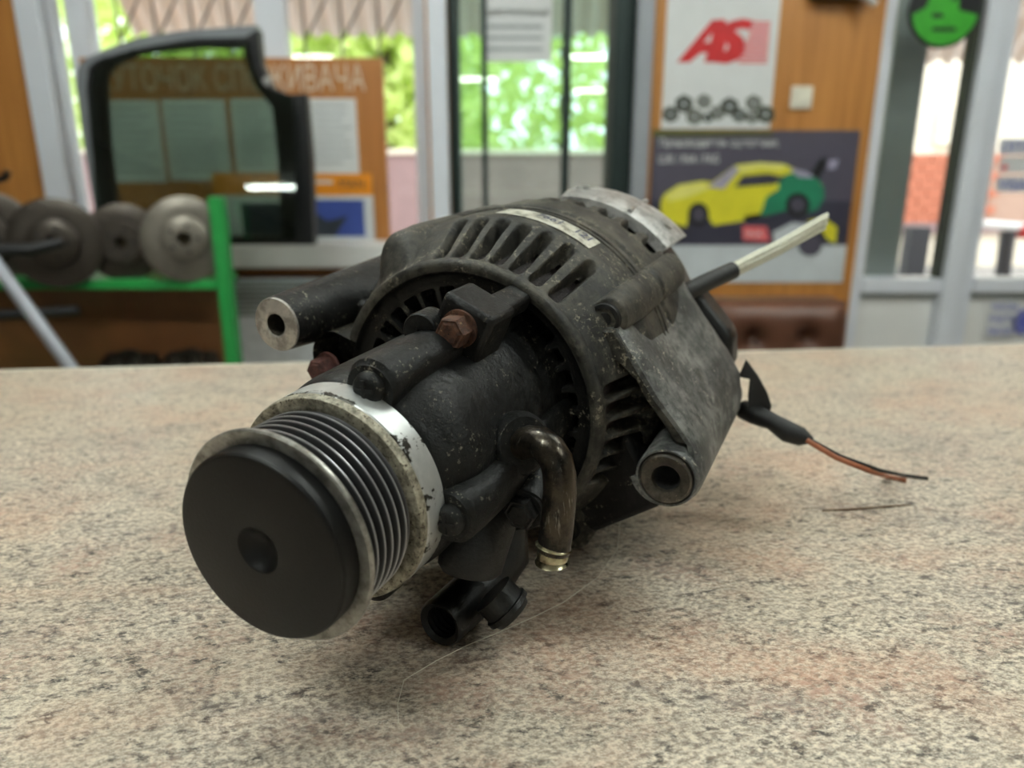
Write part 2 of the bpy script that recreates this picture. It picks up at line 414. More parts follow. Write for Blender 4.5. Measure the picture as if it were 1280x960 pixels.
# door_1 : glazed door with dark frame
dz0 = .06
door1 = MB(); y = WY+.05
door1.box((d0,y,0),(gx(575),y+.08,TOP)).box((gx(765),y-.03,0),(d1,y+.08,TOP)).box((gx(575),y,TOP-.06),(gx(765),y+.08,TOP)).box((gx(575),y,0),(gx(765),y+.08,.08))
door1 = door1.build('door_1', M['frame_dark'], bevel=.004); door1['kind'] = 'structure'
leaf = MB(); leaf.box((gx(602),y+.01,.08),(gx(609),y+.05,TOP-.06)).box((gx(703),y+.01,.08),(gx(713),y+.05,TOP-.06)).box((gx(609),y+.01,.08),(gx(703),y+.05,.16))
leaf.build('leaf_frame', M['frame_dark'], door1)
for a, b in ((575,602),(609,703),(713,765)):
    MB().box((gx(a),y+.025,.08),(gx(b),y+.033,TOP-.06)).build('pane', M['glass_green'], door1)
MB().box((gx(757),y-.02,0),(gx(766),y+.02,TOP)).build('door_seal', M['gasket'], door1)
# door_2 : white pvc doors on the right
door2 = MB(); y = WY+.03
zr = gz(350); zr2 = gz(368)
door2.box((r0,y,0),(gx(1103),y+.09,TOP)).box((r1-.06,y,0),(r1,y+.09,TOP)).box((gx(1103),y,TOP-.06),(r1-.06,y+.09,TOP))
door2 = door2.build('door_2', M['pvc'], bevel=.006); door2['kind'] = 'structure'
for a, b, w in ((1103, 1230, 22), (1230, 1400, 24)):
    xa, xb = gx(a), gx(b); fw = .075
    lf = MB(); gl0 = xa + (.005 if a == 1103 else fw*.9); gl1 = xb - fw*.8
    lf.box((xa,y+.02,0),(gl0,y+.08,TOP-.06)).box((gl1,y-.015,0),(xb,y+.08,TOP-.06)).box((gl0,y,zr2),(gl1,y+.08,zr)).box((gl0,y,.02),(gl1,y+.08,.12)).box((gl0,y+.02,TOP-.13),(gl1,y+.08,TOP-.06))
    lf.build('leaf_frame', M['pvc'], door2, bevel=.006)
    MB().box((gl0,y+.035,.12),(gl1,y+.06,zr2-.012)).build('panel', M['white'], door2, bevel=.01)
    MB().box((gl0,y+.02,zr2-.02),(gl1,y+.05,zr2)).build('rubber_seal', M['pale_grey'], door2)
    MB().box((gl1-.014,y+.01,zr),(gl1,y+.07,TOP-.13)).build('gasket', M['gasket'], door2)
    MB().box((gl0,y+.045,zr),(gl1,y+.055,TOP-.13)).build('pane', M['glass'], door2)
# flat grey panel behind the right door glass, painting a pane's grey reflection
MB().box((gx(1096,200,WY+.2), WY+.18, 0), (gx(1137,200,WY+.2), WY+.22, TOP)).build('reflection_panel', M['pale_grey'])['kind'] = 'structure'

# ------------------------------------------------------------------ ceiling lamps (fluorescent)
def lamp(x, y, L=1.25, along='x', label=''):
    t = empty('ceiling_lamp', (x, y, CEIL), label, 'ceiling lamp')
    a = (L/2, .10) if along == 'x' else (.10, L/2)
    MB().box((-a[0],-a[1],-.05),(a[0],a[1],0)).build('lamp_tray', M['white'], t)
    for k in (-1, 1):
        if along == 'x': p = [(-L/2+.03,k*.045,-.07),(L/2-.03,k*.045,-.07)]
        else: p = [(k*.045,-L/2+.03,-.07),(k*.045,L/2-.03,-.07)]
        MB().tube(p, .019, 10).build('fluorescent_tube', M['tube'], t, 60)
lamp(2.3, -14.9, 1.5, label='farthest fluorescent ceiling lamp mirrored in the right part of the glass door')
lamp(-.95, -12.1, label='fluorescent ceiling lamp mirrored at the left edge of the glass door')
lamp(1.45, -8.4, 1.1, label='faint fluorescent ceiling lamp mirrored high in the right part of the glass door')
lamp(-3.7, -8.4, 1.3, label='fluorescent ceiling lamp mirrored in the car door pane')
lamp(-.75, 1.1, 1.25, 'x', 'fluorescent ceiling lamp over the left end of the counter, window side')
lamp(1.25, 1.1, 1.25, 'x', 'fluorescent ceiling lamp over the right end of the counter, window side')
lamp(-.9, -.5, 1.25, 'x', 'fluorescent ceiling lamp behind the camera on the left')
lamp(1.9, -.5, 1.25, 'x', 'fluorescent ceiling lamp behind the camera on the right')

# ================================================================== OUTSIDE
tag(MB().box((-30,WY+.25,-.3),(30,40,-.02)).build('ground', M['ground']), kind='structure')
# awning of corrugated sheet over the left window and glass door
def awning(name, xa, xb, Y0, Y1, z0, z1, label):
    m = MB(); n = int((xb-xa)/.05)
    vs = []; fs = []
    for i in range(n+1):
        x = xa + (xb-xa)*i/n; dz = .02*(1 if i % 2 else -1)
        vs += [(x,Y0,z0+dz),(x,Y1,z1+dz),(x,Y0,z0+dz+.004),(x,Y1,z1+dz+.004)]
    for i in range(n):
        a = i*4; b = a+4
        fs += [(a,b,b+1,a+1),(a+2,a+3,b+3,b+2),(a+1,b+1,b+3,a+3)]
    m.add(vs, fs)
    return tag(m.build(name, M['awning']), label, 'awning')
awning('awning', gx(30)-.4, gx(800)+.3, WY+.6, 4.6, 3.3, at(400,44,4.6).z, 'pale corrugated awning sheet outside above the left window')
awning('awning', gx(1080), gx(1400)+1.2, WY+.6, 4.6, 2.9, at(1180,78,4.6).z, 'pale corrugated awning sheet outside above the white right doors')
# tree behind the left window
def tree(x, y, h, r, label, n, zlo):
    t = empty('tree', (x, y, -.02), label, 'tree')
    MB().tube([(0,0,0),(.1,0,h*.5),(0,.1,h)], [.16,.12,.05], 10).build('trunk', M['bark'], t, 60)
    m = MB(); rnd = random.Random(int(x*10)+5); big_ = 1.25
    for i in range(n):
        a = rnd.uniform(0, 2*pi); q = sqrt(rnd.random())*r; z = rnd.uniform(zlo, h*1.3)
        c = Vector((cos(a)*q*1.35, sin(a)*q*.6, z)); s = rnd.uniform(.12, .24)
        u = Vector((rnd.uniform(-1,1),rnd.uniform(-1,1),rnd.uniform(-1,1))).normalized(); v = u.cross(Vector((rnd.uniform(-1,1),rnd.uniform(-1,1),1))).normalized()
        m.flat([c-u*s, c-v*s*.5, c+u*s, c+v*s*.5])
    tag(m.build('foliage', M['leaf'], t), kind='stuff')
tree(-5.4, 13.5, 4.2, 2.1, 'bright green tree outside the left window, behind the notice board', 3600, 1.0)
tree(.9, 15, 4.6, 2.3, 'bright green tree outside, seen through the glass door', 3000, 1.0)
tree(-1.75, 10.6, 4.0, 1.15, 'bright lime tree outside between the notice board and the glass door', 3200, 1.0)
# low pinkish garden wall behind the left window and door
gw = empty('garden_wall', (-3.2, 8.6, -.02), 'low pinkish rendered wall outside beyond the left window', 'wall')
MB().box((-3.5,0,0),(4.6,.2,at(520,190,8.6).z)).build('wall_body', M['render'], gw)
MB().box((-3.55,-.04,at(520,190,8.6).z),(4.65,.24,at(520,184,8.6).z)).build('wall_coping', M['beige'], gw)
# house with brick wall behind the right door
hx0, hx1 = at(1060,230,9).x, at(1420,230,9).x
hs = empty('house', (hx0, 9, -.02), 'pale house with salmon brick base seen through the right door', 'house')
zb0, zb1 = at(1160,272,9).z, at(1160,190,9).z
MB().box((0,.06,0),(hx1-hx0,.4,5)).build('wall_body', M['beige'], hs)
MB().box((0,-.02,zb0-.16),(hx1-hx0,.06,zb0-.04)).build('ledge', M['render'], hs)
MB().box((0,.03,zb0-.04),(hx1-hx0,.06,zb1)).build('mortar_bed', M['mortar'], hs)
bw, bh = .205, .095
bme = MB().box((0,0,0),(bw-.014,.045,bh-.014)); proto = None
rows = int((zb1-zb0+.04)/bh); nb = int((hx1-hx0)/bw)
for j in range(rows):
    for i in range(nb):
        x = i*bw + (bw/2 if j % 2 else 0)
        if x + bw > hx1-hx0 or at(1235,230,9).x < hx0 + x or hx0 + x + bw < at(1120,230,9).x: continue
        if proto is None: proto = bme.build('brick', M['brick'], hs); b = proto
        else: b = proto.copy(); COL.objects.link(b); b.parent = hs
        b.location = (x, -.006 + random.uniform(-.004,.004), zb0-.03+j*bh)
# house window (bright) and post
MB().box((at(1176,130,9).x-hx0, -.05, at(1180,178,9).z),(at(1213,130,9).x-hx0,.06, at(1180,132,9).z)).build('shutter', M['beige'], hs)
tag(MB().box((at(1147,300,6).x-.06,6,0),(at(1147,300,6).x+.10,6.12,at(1147,284,6).z)).build('bollard', M['outblack']), 'short dark post outside behind the glass of the right door', 'post')
rk = empty('outdoor_rail', at(1262,300,5.2)*1.0, 'dark outdoor rail with a white bar and red end seen through the far right door', 'rail')
rk.location.z = -.02
zt = at(1260,285,5.2).z
MB().tube([(-.25,0,zt+.05),(.35,0,zt)], .03, 10).build('bar', M['white'], rk, 60)
MB().tube([(.05,0,zt),(.16,0,zt)], .05, 10).build('bar_end', M['red'], rk, 60)
MB().tube([(.02,0,0),(-.02,0,zt)], .05, 10).build('post', M['outblack'], rk, 60)
MB().tube([(.38,0,0),(.38,0,zt-.02)], .08, 10).build('post', M['outblack'], rk, 60)
# window grille outside the left window
gr = empty('window_grille', (0, WY+.35, 1.2), 'thin iron grille of crossing bars outside the left window', 'grille')
for i in range(9):
    xa = gx(110 + i*50)
    MB().tube([(xa,0,SILL-1.2),(xa,0,TOP-1.2)], .005, 6).build('bar', M['iron'], gr)
    MB().tube([(xa,0,at(300,52,WY+.35).z-1.2),(xa+.07,0,at(300,10,WY+.35).z-1.2),(xa+.14,0,at(300,-40,WY+.35).z-1.2)], .005, 6).build('curved_bar', M['iron'], gr)

# ================================================================== THINGS BEFORE THE WALL
# counter
ztop = 1.0
pL = atz(0, 463, ztop); pR = atz(1280, 430.5, ztop)
dv = (pR - pL).normalized(); nv = Vector((-dv.y, dv.x, 0))
A0 = pL - dv*.75; A1 = pR + dv*.35
B0 = A0 - nv*1.0; B1 = A1 - nv*1.0
cnt = empty('counter', ((A0+A1+B0+B1)/4).xy.to_3d(), 'shop counter with speckled beige stone laminate worktop', 'counter')
cnt.location.z = 0; off = cnt.location
MB().prism([Vector((p.x,p.y,ztop-.036)) for p in (B0,B1,A1,A0)], (0,0,.036)).build('worktop', M['counter'], cnt, off=off, bevel=.003)
MB().prism([Vector((p.x,p.y,ztop-.034)) for p in (A0,A1,A1+nv*.003,A0+nv*.003)], (0,0,.034)).build('edge_band', M['counter_edge'], cnt, off=off)
MB().prism([Vector((p.x,p.y,0)) for p in (B0+nv*.15+dv*.05,B1+nv*.15-dv*.05,A1-nv*.06-dv*.05,A0-nv*.06+dv*.05)], (0,0,ztop-.037)).build('cabinet', M['counter_body'], cnt, off=off)

# notice board with lettering and sheets
YB_ = WY-.035
nb = empty('notice_board', at(305,330,YB_), 'brown wooden notice board with pale lettering before the left window', 'notice board')
o = nb.location.copy()
q = lambda px, py, Y: at(px, py, Y) - o
def pquad(l, t, r, b, Y, pt=None):   # upright rectangle measured on plane Y
    a = at(l, t, Y); c = at(r, b, Y)
    xl = (at(l,t,Y).x + at(l,b,Y).x)/2; xr = (at(r,t,Y).x + at(r,b,Y).x)/2
    return xl, xr, at((l+r)/2,b,Y).z, at((l+r)/2,t,Y).z
xl, xr, zb, zt = pquad(118, 72, 484, 338, YB_)
MB().box((xl-o.x,0,zb-o.z),(xr-o.x,.02,zt-o.z)).build('board', M['board'], nb, bevel=.003)
text_mesh('lettering', 'КУТОЧОК СПОЖИВАЧА', M['lettering'], at(126,114,YB_)-o, at(457,114,YB_).x-at(126,114,YB_).x, at(300,80,YB_).z-at(300,114,YB_).z, nb, .003, bold=.0)
for (l, t, r, b) in ((133,125,203,228),(208,124,286,226),(292,123,350,218),(383,123,447,217)):
    xl, xr, zb, zt = pquad(l, t, r, b, YB_)
    s = MB().box((xl-o.x,-.003,zb-o.z),(xr-o.x,-.0005,zt-o.z)).build('sheet', M['paper'], nb)
    mm = MB(); n = 9
    for i in range(n):
        z = zt - (zt-zb)*(i+1.2)/(n+1.6); mm.box((xl-o.x+.015,-.0036,z-o.z),(xr-o.x-.015-random.random()*.05,-.003,z-o.z+.006))
    mm.build('printed_lines', M['paperline'], s)
# posters with orange head standing on the sill
def product_poster(l, t, r, b, label, variant):
    Y = WY-.06; xl, xr, zb, zt = pquad(l, t, r, b, Y)
    p = empty('poster', (xl, Y, zb), label, 'poster'); w = xr-xl; h = zt-zb
    MB().box((0,0,0),(w,.003,h)).build('sheet', M['paper'], p)
    MB().box((0,-.001,h*.70),(w,0,h)).build('orange_band', M['orange'], p)
    if variant:
        MB().box((w*.08,-.0012,h*.86),(w*.42,-.001,h*.91)).build('caption', M['lighttext'], p)
        text_mesh('lettering', 'MAN', M['darkpic'], (w*.52,-.0008,h*.80), w*.36, h*.12, p, .001)
        MB().box((w*.0,-.001,h*.12),(w*.86,0,h*.64)).build('picture', M['blue'], p)
        MB().prism([(w*.0,-.0012,h*.12),(w*.40,-.0012,h*.12),(w*.62,-.0012,h*.42),(w*.3,-.0012,h*.34),(0,-.0012,h*.55)], (0,.0002,0)).build('vehicle_picture', M['darkpic'], p)
    else:
        MB().box((w*.28,-.001,h*.12),(w*.95,0,h*.58)).build('picture', M['darkpic'], p)
product_poster(383, 217, 467, 306, 'poster with orange head and blue picture, right of the car door frame', 1)
product_poster(270, 216, 383, 306, 'poster with orange head and dark picture, behind the car door frame', 0)
# white sill shelf + radiator
xs0, xs1 = at(283,310,2.55).x, at(500,310,2.55).x
zs = at(380,306,2.55).z
sh = empty('window_shelf', ((xs0+xs1)/2, 2.62, 0), 'long white shelf under the notice board', 'shelf')
MB().box((xs0-sh.location.x-.35,-.09,zs-.075),(xs1-sh.location.x,.095,zs)).build('shelf_board', M['white'], sh, bevel=.006)
MB().box((xs0-sh.location.x-.35,-.065,zs-.095),(xs1-sh.location.x,.095,zs-.077)).build('batten', M['brown'], sh)
for x in (xs0-sh.location.x-.3, xs1-sh.location.x-.06): MB().box((x,-.05,0),(x+.04,.08,zs-.095)).build('leg', M['white'], sh)
rx0, rx1 = at(292,390,2.62).x, at(470,390,2.62).x
rd = empty('radiator', ((rx0+rx1)/2, 2.575, .12), 'white ribbed panel radiator under the white shelf', 'radiator')
w = (rx1-rx0)/2; zt = at(330,345,2.62).z-.12
MB().box((-w,-.03,0),(w,.03,zt)).build('panel', M['radiator'], rd, bevel=.006)
for i in range(8): MB().box((-w,-.036,zt-.012-i*.016),(w,-.030,zt-.004-i*.016)).build('louvre', M['pale_grey'], rd)
for x in (-w*.8, w*.8): MB().box((x-.02,-.02,-.12),(x+.02,.02,0)).build('foot', M['radiator'], rd)

# car door window frame leaning before the board
YD = 2.2
def pq(pts, Y): return [at(x, y, Y) for x, y in pts]
dz = at(250,306,YD)
dr = empty('car_door_frame', dz, 'grey and black car door window frame before the notice board', 'car door frame')
outer = [(128,300),(116,250),(104,180),(95,110),(96,86),(104,74),(135,60),(175,46),(230,38),(320,31)]
mid_o = [(136,300),(124,250),(114,180),(108,110),(110,84),(122,74),(175,60),(240,48),(320,46)]
inner = [(152,300),(142,250),(134,180),(129,110),(131,90),(145,78),(175,66),(250,58),(308,60)]
def strip(name, a, b, Y, th, mat, parent, o):
    m = MB()
    n = 40
    def res(p):
        L = [0]
        for i in range(1, len(p)): L.append(L[-1] + hypot(p[i][0]-p[i-1][0], p[i][1]-p[i-1][1]))
        out = []
        for k in range(n+1):
            d = L[-1]*k/n
            for i in range(1, len(p)):
                if d <= L[i]+1e-6:
                    f = (d-L[i-1])/(L[i]-L[i-1]); out.append((p[i-1][0]+(p[i][0]-p[i-1][0])*f, p[i-1][1]+(p[i][1]-p[i-1][1])*f)); break
        return out
    A = [at(x,y,Y)-o for x,y in res(a)]; B = [at(x,y,Y)-o for x,y in res(b)]
    vs = A + B + [p+Vector((0,th,0)) for p in A] + [p+Vector((0,th,0)) for p in B]; N = len(A); fs = []
    for i in range(N-1):
        fs += [(i,N+i,N+i+1,i+1),(2*N+i,2*N+i+1,3*N+i+1,3*N+i),(i,i+1,2*N+i+1,2*N+i),(N+i,3*N+i,3*N+i+1,N+i+1)]
    fs += [(0,2*N,3*N,N),(N-1,2*N-1,4*N-1,3*N-1)]
    m.add(vs, fs); return m.build(name, mat, parent, 50)
strip('painted_frame', outer, mid_o, YD, .035, M['grey_paint'], dr, dz)
strip('window_seal', mid_o, inner, YD-.004, .03, M['black'], dr, dz)
MB().prism([p-dz for p in pq([(306,46),(322,36),(326,80),(338,108),(358,118),(382,117),(389,200),(392,306),(352,306),(347,200),(340,135),(318,108),(304,70)][::-1], YD-.002)], (0,.045,0)).build('rear_pillar', M['black'], dr, bevel=.003)
MB().prism([p-dz for p in pq([(136,296),(392,296),(392,306),(138,306)][::-1], YD)], (0,.045,0)).build('lower_rail', M['black'], dr)
# tilted pane, slightly turned so that it mirrors a ceiling lamp
gp = pq([(140,296),(131,180),(126,112),(128,88),(140,78),(175,64),(250,56),(316,54),(322,84),(340,112),(372,122),(377,200),(380,296)][::-1], YD+.015)
gp = [p + Vector((0,-.062 + (p.z-dz.z-.3)*.100,0)) for p in gp]
MB().prism([p-dz for p in gp], (0,.004,0)).build('car_window_pane', M['glass_tint'], dr)
MB().tube([at(334,101,YD-.01)-dz, at(334,101,YD+.0)-dz], .012, 14).build('chrome_rivet', M['alu'], dr, 40)

# green rack with brake discs
YR = 2.05
rz = 0
def px2(px, py): return at(px, py, YR)
rack = empty('parts_rack', (at(150,350,YR).x, YR, 0), 'green steel rack holding brake discs at the left', 'rack')
ro = rack.location.copy()
def rbox(l, t, r, b, y0, y1, name, mat, bottom=None, **k):
    xl, xr, zb, zt = pquad(l, t, r, b, YR)
    if bottom is not None: zb = bottom
    return MB().box((xl-ro.x,y0,zb),(xr-ro.x,y1,zt)).build(name, mat, rack, bevel=.003, **k)
rbox(273, 246, 290, 440, -.02, .02, 'post', M['green'], 0)
rbox(-160, 246, -143, 440, -.02, .02, 'post', M['green'], 0)
s1 = rbox(-143, 349, 272, 361, -.015, .16, 'shelf_board', M['green'])
rbox(-143, 500, 272, 512, -.015, .16, 'shelf_board', M['green'])
rbox(-143, 362, 272, 500, .14, .155, 'back_board', M['brown'])
def disc(px, py, rpx, label, mat, yaw, tilt, Y=YR-.01, hub=.55, hole=.16, zfix=None):
    c = at(px, py, Y); R = rpx/FPX*sqrt(c.x**2+c.y**2)
    t = empty('brake_disc', c - Vector((0,0,R*.97)), label, 'brake disc', 'brake discs on the green rack')
    ax = Vector((sin(radians(yaw)), cos(radians(yaw))*cos(radians(tilt)), -sin(radians(tilt)))).normalized()
    oo = Vector((0,0,R*.97))
    MB().lathe([(.012,R*hub*.9),(.0,R*hub),(.0,R*.97),(.002,R),(.008,R),(.010,R*.98),(.010,R*.9),(.016,R*.9),(.016,R*.98),(.018,R),(.024,R),(.026,R*.97),(.026,R*hub*.8)], 40, oo, ax).build('rotor', mat, t, 40)
    MB().lathe([(-.017,R*hole),(-.020,R*hole*1.15),(-.020,R*hub*.92),(-.017,R*hub*.98),(.004,R*hub*1.0),(.006,R*hub*.8),(.02,R*hub*.8),(.02,R*hole*1.1),(-.017,R*hole)], 40, oo, ax).build('hub', mat, t, 40)
    MB().lathe([(.015,.0005),(.015,R*hole*1.1)], 20, oo, ax).build('centre_bore', M['disc_hole'], t)
    for k in range(5):
        a = 2*pi*k/5; x = ax.cross(Vector((0,0,1))).normalized(); yv = x.cross(ax)
        p = oo + (x*cos(a)+yv*sin(a))*R*hub*.58 - ax*.020
        MB().tube([p-ax*.0015, p+ax*.003], R*.045, 8).build('stud_hole', M['void'], t)
disc(231, 299, 48, 'pale grey brake disc beside the green post, brightest on the rack', M['disc'], -14, 6)
disc(153, 303, 42, 'brown-grey brake disc, second from the green post', M['disc_dark'], -14, 4, Y=YR+.022)
disc(68, 304, 47, 'brown-grey brake disc, third from the green post', M['disc_dark'], -14, 4, Y=YR-.045)
disc(-20, 300, 50, 'brake disc cut by the left edge of the picture', M['disc_dark'], -14, 4, Y=YR+.05)
disc(160, 456, 34, 'dark brake disc low behind the counter edge, left of its twin', M['disc_dark'], 0, 55, Y=YR+.1)
disc(236, 454, 34, 'dark brake disc low behind the counter edge, nearest the green post', M['disc_dark'], 0, 55, Y=YR+.1)
# black rods lying over the rack, aluminium tube leaning
tag(MB().tube([at(-60,312,1.9), at(40,312,1.92), at(78,303,1.95)], [.017,.016,.012], 12).build('black_rod', M['black'], None, 60), 'black rod lying before the left brake discs', 'rod')
tag(MB().tube([at(-40,396,1.9), at(98,388,1.95)], [.013,.012], 12).build('black_rod', M['black'], None, 60), 'lower black rod crossing behind the leaning aluminium tube', 'rod')
tp = at(-14,318,1.55); bp = at(250,682,1.55)
tag(MB().tube([tp + (tp-bp)*.2, tp + (bp-tp)*1.2], .0135, 20).build('aluminium_tube', M['pole'], None, 60), 'pale aluminium tube leaning at the lower left behind the counter', 'tube')
tag(MB().tube([at(-6,226,2.5), at(7,222,2.5), at(9,214,2.5)], .012, 10).build('wall_hook', M['black'], None, 60), 'small black hook at the left edge of the orange wall', 'hook')

# brown leather chair
YC = 1.55
cx = at(977,405,YC); cw = (at(1066,405,YC).x-at(889,405,YC).x)/2; ct = at(977,379,YC).z
ch = empty('leather_chair', (cx.x, YC+.1, 0), 'brown tufted leather chair behind the counter', 'chair')
m = MB(); nx, nz = 48, 36; vs = []; fs = []; hh = .42
tufts = [(-.38,-.075),(.38,-.075),(0,-.19),(-.75,-.19),(.75,-.19),(-.38,-.30),(.38,-.30)]
for j in range(nz+1):
    for i in range(nx+1):
        u = -1+2*i/nx; v = j/nz
        xx = u*cw; zz = ct - v*hh
        ed = (1-abs(u)**8) * (1-abs(2*v-1)**10)
        yy = -.015-.045*max(ed,0)**.5
        for a, b in tufts:
            d = hypot((u-a)*cw, (-v*hh-b)); yy += .03*math.exp(-(d/.022)**2)
        vs.append((xx*(1-.03*(abs(2*v-1)**10)), yy-.1+.05, zz))
for j in range(nz):
    for i in range(nx): a = j*(nx+1)+i; fs.append((a,a+nx+1,a+nx+2,a+1))
N0 = len(vs)
m.add(vs, fs)
m.box((-cw*.99,-.065,ct-hh+.005),(cw*.99,.02,ct-.005))
m.build('backrest', M['leather'], ch, 50, bevel=.012)
for a, b in tufts[:5]: MB().lathe([(0,.001),(0,.007),(.004,.008)], 12, (a*cw,-.075,ct+b)).build('button', M['leather'], ch)
MB().box((-cw,-.5,.42),(cw,.0,.52)).build('seat', M['leather'], ch, bevel=.03)
for x in (-cw+.03, cw-.03):
    for yy in (-.46, -.02): MB().tube([(x,yy,0),(x,yy,.42)], .016, 10).build('leg', M['black'], ch, 60)

# switch on the panel
p = at(1001,122,WY)
sw = empty('light_switch', p, 'small ivory light switch on the orange panel', 'switch')
MB().box((-.036,-.012,-.036),(.036,0,.036)).build('switch_plate', M['switch'], sw, bevel=.004)
MB().box((-.024,-.017,-.024),(.024,-.012,.024)).build('rocker', M['switch'], sw, bevel=.003)

# AS poster
YP = WY-.004
xl, xr, zb, zt = pquad(832, -70, 972, 161, YP)
ps = empty('poster', (xl, YP, zb), 'white poster with red AS logo and grey spare parts', 'poster'); w = xr-xl; h = zt-zb
po = ps.location.copy()
MB().box((0,0,0),(w,.003,h)).build('sheet', M['paper'], ps)
A_ = lambda pts: [at(x,y,YP-.0012)-po for x,y in pts]
def art(name, pts, mat, parent, off3, layer=1):
    P = [at(x,y,YP)-off3 - Vector((0,.0008*layer,0)) for x,y in pts]
    n = MB().prism(P[::-1], (0,.0006,0)); return n.build(name, mat, parent)
art('letter_a', [(846,78),(890,25),(906,24),(911,36),(902,78),(880,78),(884,66),(876,66),(862,78)], M['red'], ps, po)
art('letter_a_counter', [(880,53),(890,41),(888,53)], M['paper'], ps, po, 2)
S_ = [(888,68),(892,78),(908,80),(922,75),(930,66),(932,54),(927,45),(919,40),(921,37),(929,36),(938,38),(942,26),(928,23),(912,27),(902,36),(901,47),(908,54),(911,58),(908,63),(900,66)]
art('letter_s', S_, M['red'], ps, po, 1.9)
for i in range(11):
    yy = 27 + i*4.9; xa = 943 - i*2.0
    art('stripe', [(xa,yy),(963-i*.4,yy),(963-i*.4,yy+3.2),(xa-1.4,yy+3.2)], M['pinkred'], ps, po)
for (x, y, r, mt) in ((838,143,9,'gear_b'),(855,130,10,'gear_b'),(880,127,8,'gear_a'),(868,146,9,'gear_a'),(897,141,8,'gear_a'),(912,133,10,'gear_b'),(924,144,8,'gear_b'),(942,129,9,'gear_a'),(957,143,10,'gear_b'),(885,147,6,'gear_b'),(940,147,7,'gear_a')):
    art('part_picture', [(x+1.25*r*cos(a*pi/6)*(1 if a%2 else .86), y+1.2*r*sin(a*pi/6)*(1 if a%2 else .86)) for a in range(12)], M[mt], ps, po, 1+(x%3)*.3)
    art('part_picture', [(x+r*.28*cos(a*pi/4), y+r*.28*sin(a*pi/4)) for a in range(8)], M['poster_grey'], ps, po, 3)
# race car poster
xl, xr, zb, zt = pquad(812, 163, 1064, 353, YP)
ps = empty('poster', (xl, YP, zb), 'dark poster with a yellow and green racing car', 'poster'); w = xr-xl; h = zt-zb
po = ps.location.copy()
MB().box((0,0,0),(w,.003,h)).build('sheet', M['slate'], ps)
MB().box((0,-.0006,h*.26),(w,0,h*.55)).build('dark_ground', M['slate_dark'], ps)
MB().box((0,-.0008,0),(w,0,h*.255)).build('pale_strip', M['poster_grey'], ps)
art('olive_band', [(816,162),(966,164),(966,169),(816,171)], M['olive'], ps, po)
a = at(824,186,YP)-po; text_mesh('headline', 'Производитель сцепления,', M['lighttext'], a-Vector((0,.001,0)), at(973,186,YP).x-at(824,186,YP).x, at(900,174,YP).z-at(900,187,YP).z, ps, .001, bold=.01)
a = at(823,204,YP)-po; text_mesh('headline', 'LUK / INA / FAG', M['lighttext'], a-Vector((0,.001,0)), at(898,204,YP).x-at(823,204,YP).x, at(900,193,YP).z-at(900,204,YP).z, ps, .001, bold=.01)
art('car_body', [(826,252),(830,243),(848,231),(878,226),(890,228),(920,206),(950,203),(980,205),(1000,214),(1022,224),(1028,232),(1030,245),(1020,262),(1004,268),(985,258),(960,270),(930,276),(892,282),(884,270),(870,256),(862,262),(858,284),(836,278),(826,266)], M['yellow'], ps, po)
art('car_hood', [(832,244),(850,232),(880,228),(886,236),(860,246),(836,252)], M['yellow_pale'], ps, po, 2)
art('car_roof', [(918,208),(950,203),(984,206),(976,212),(950,210),(926,216)], M['yellow_pale'], ps, po, 3)
art('car_tail', [(972,222),(996,214),(1022,224),(1030,236),(1030,248),(1022,262),(1004,268),(985,262),(966,268),(950,270),(958,246),(974,236)], M['teal'], ps, po, 2)
art('windscreen', [(884,234),(918,208),(924,212),(904,236)], M['lilac'], ps, po, 3)
art('side_window', [(918,234),(928,220),(960,217),(982,222),(968,230)], M['slate_dark'], ps, po, 3)
art('rear_window', [(986,210),(1006,214),(1018,222),(998,222)], M['lilac'], ps, po, 3)
art('rear_wing', [(1014,216),(1024,200),(1034,196),(1030,212),(1022,224)], M['black'], ps, po, 3)
art('wing_plate', [(1036,200),(1048,200),(1044,211),(1034,212)], M['lilac'], ps, po, 3)
art('sill_shadow', [(930,270),(985,262),(1024,262),(1004,272),(960,280),(930,282)], M['slate_dark'], ps, po, 1)
for x, y, rx, ry in ((873,268,13,15),(997,256,15,15)):
    art('wheel', [(x+rx*cos(k*pi/10), y+ry*sin(k*pi/10)) for k in range(20)], M['black'], ps, po, 4)
    art('wheel_rim', [(x+rx*.6*cos(k*pi/10), y+ry*.6*sin(k*pi/10)) for k in range(20)], M['slate'], ps, po, 5)
art('red_box_picture', [(928,282),(958,283),(962,302),(928,300)], M['pinkred'], ps, po, 4)
text_mesh('box_lettering', 'INA', M['lighttext'], at(932,296,YP)-po-Vector((0,.0036,0)), .06, .022, ps, .001)
art('parts_picture', [(966,290),(990,278),(1016,280),(1016,300),(1000,316),(984,312),(968,308)], M['poster_grey'], ps, po, 4)
art('parts_wheel', [(1012+15*cos(k*pi/8), 306+14*sin(k*pi/8)) for k in range(16)], M['slate'], ps, po, 5)
art('yellow_part_picture', [(1008,276),(1030,272),(1046,284),(1044,304),(1034,300),(1024,284)], M['yellow'], ps, po, 4)

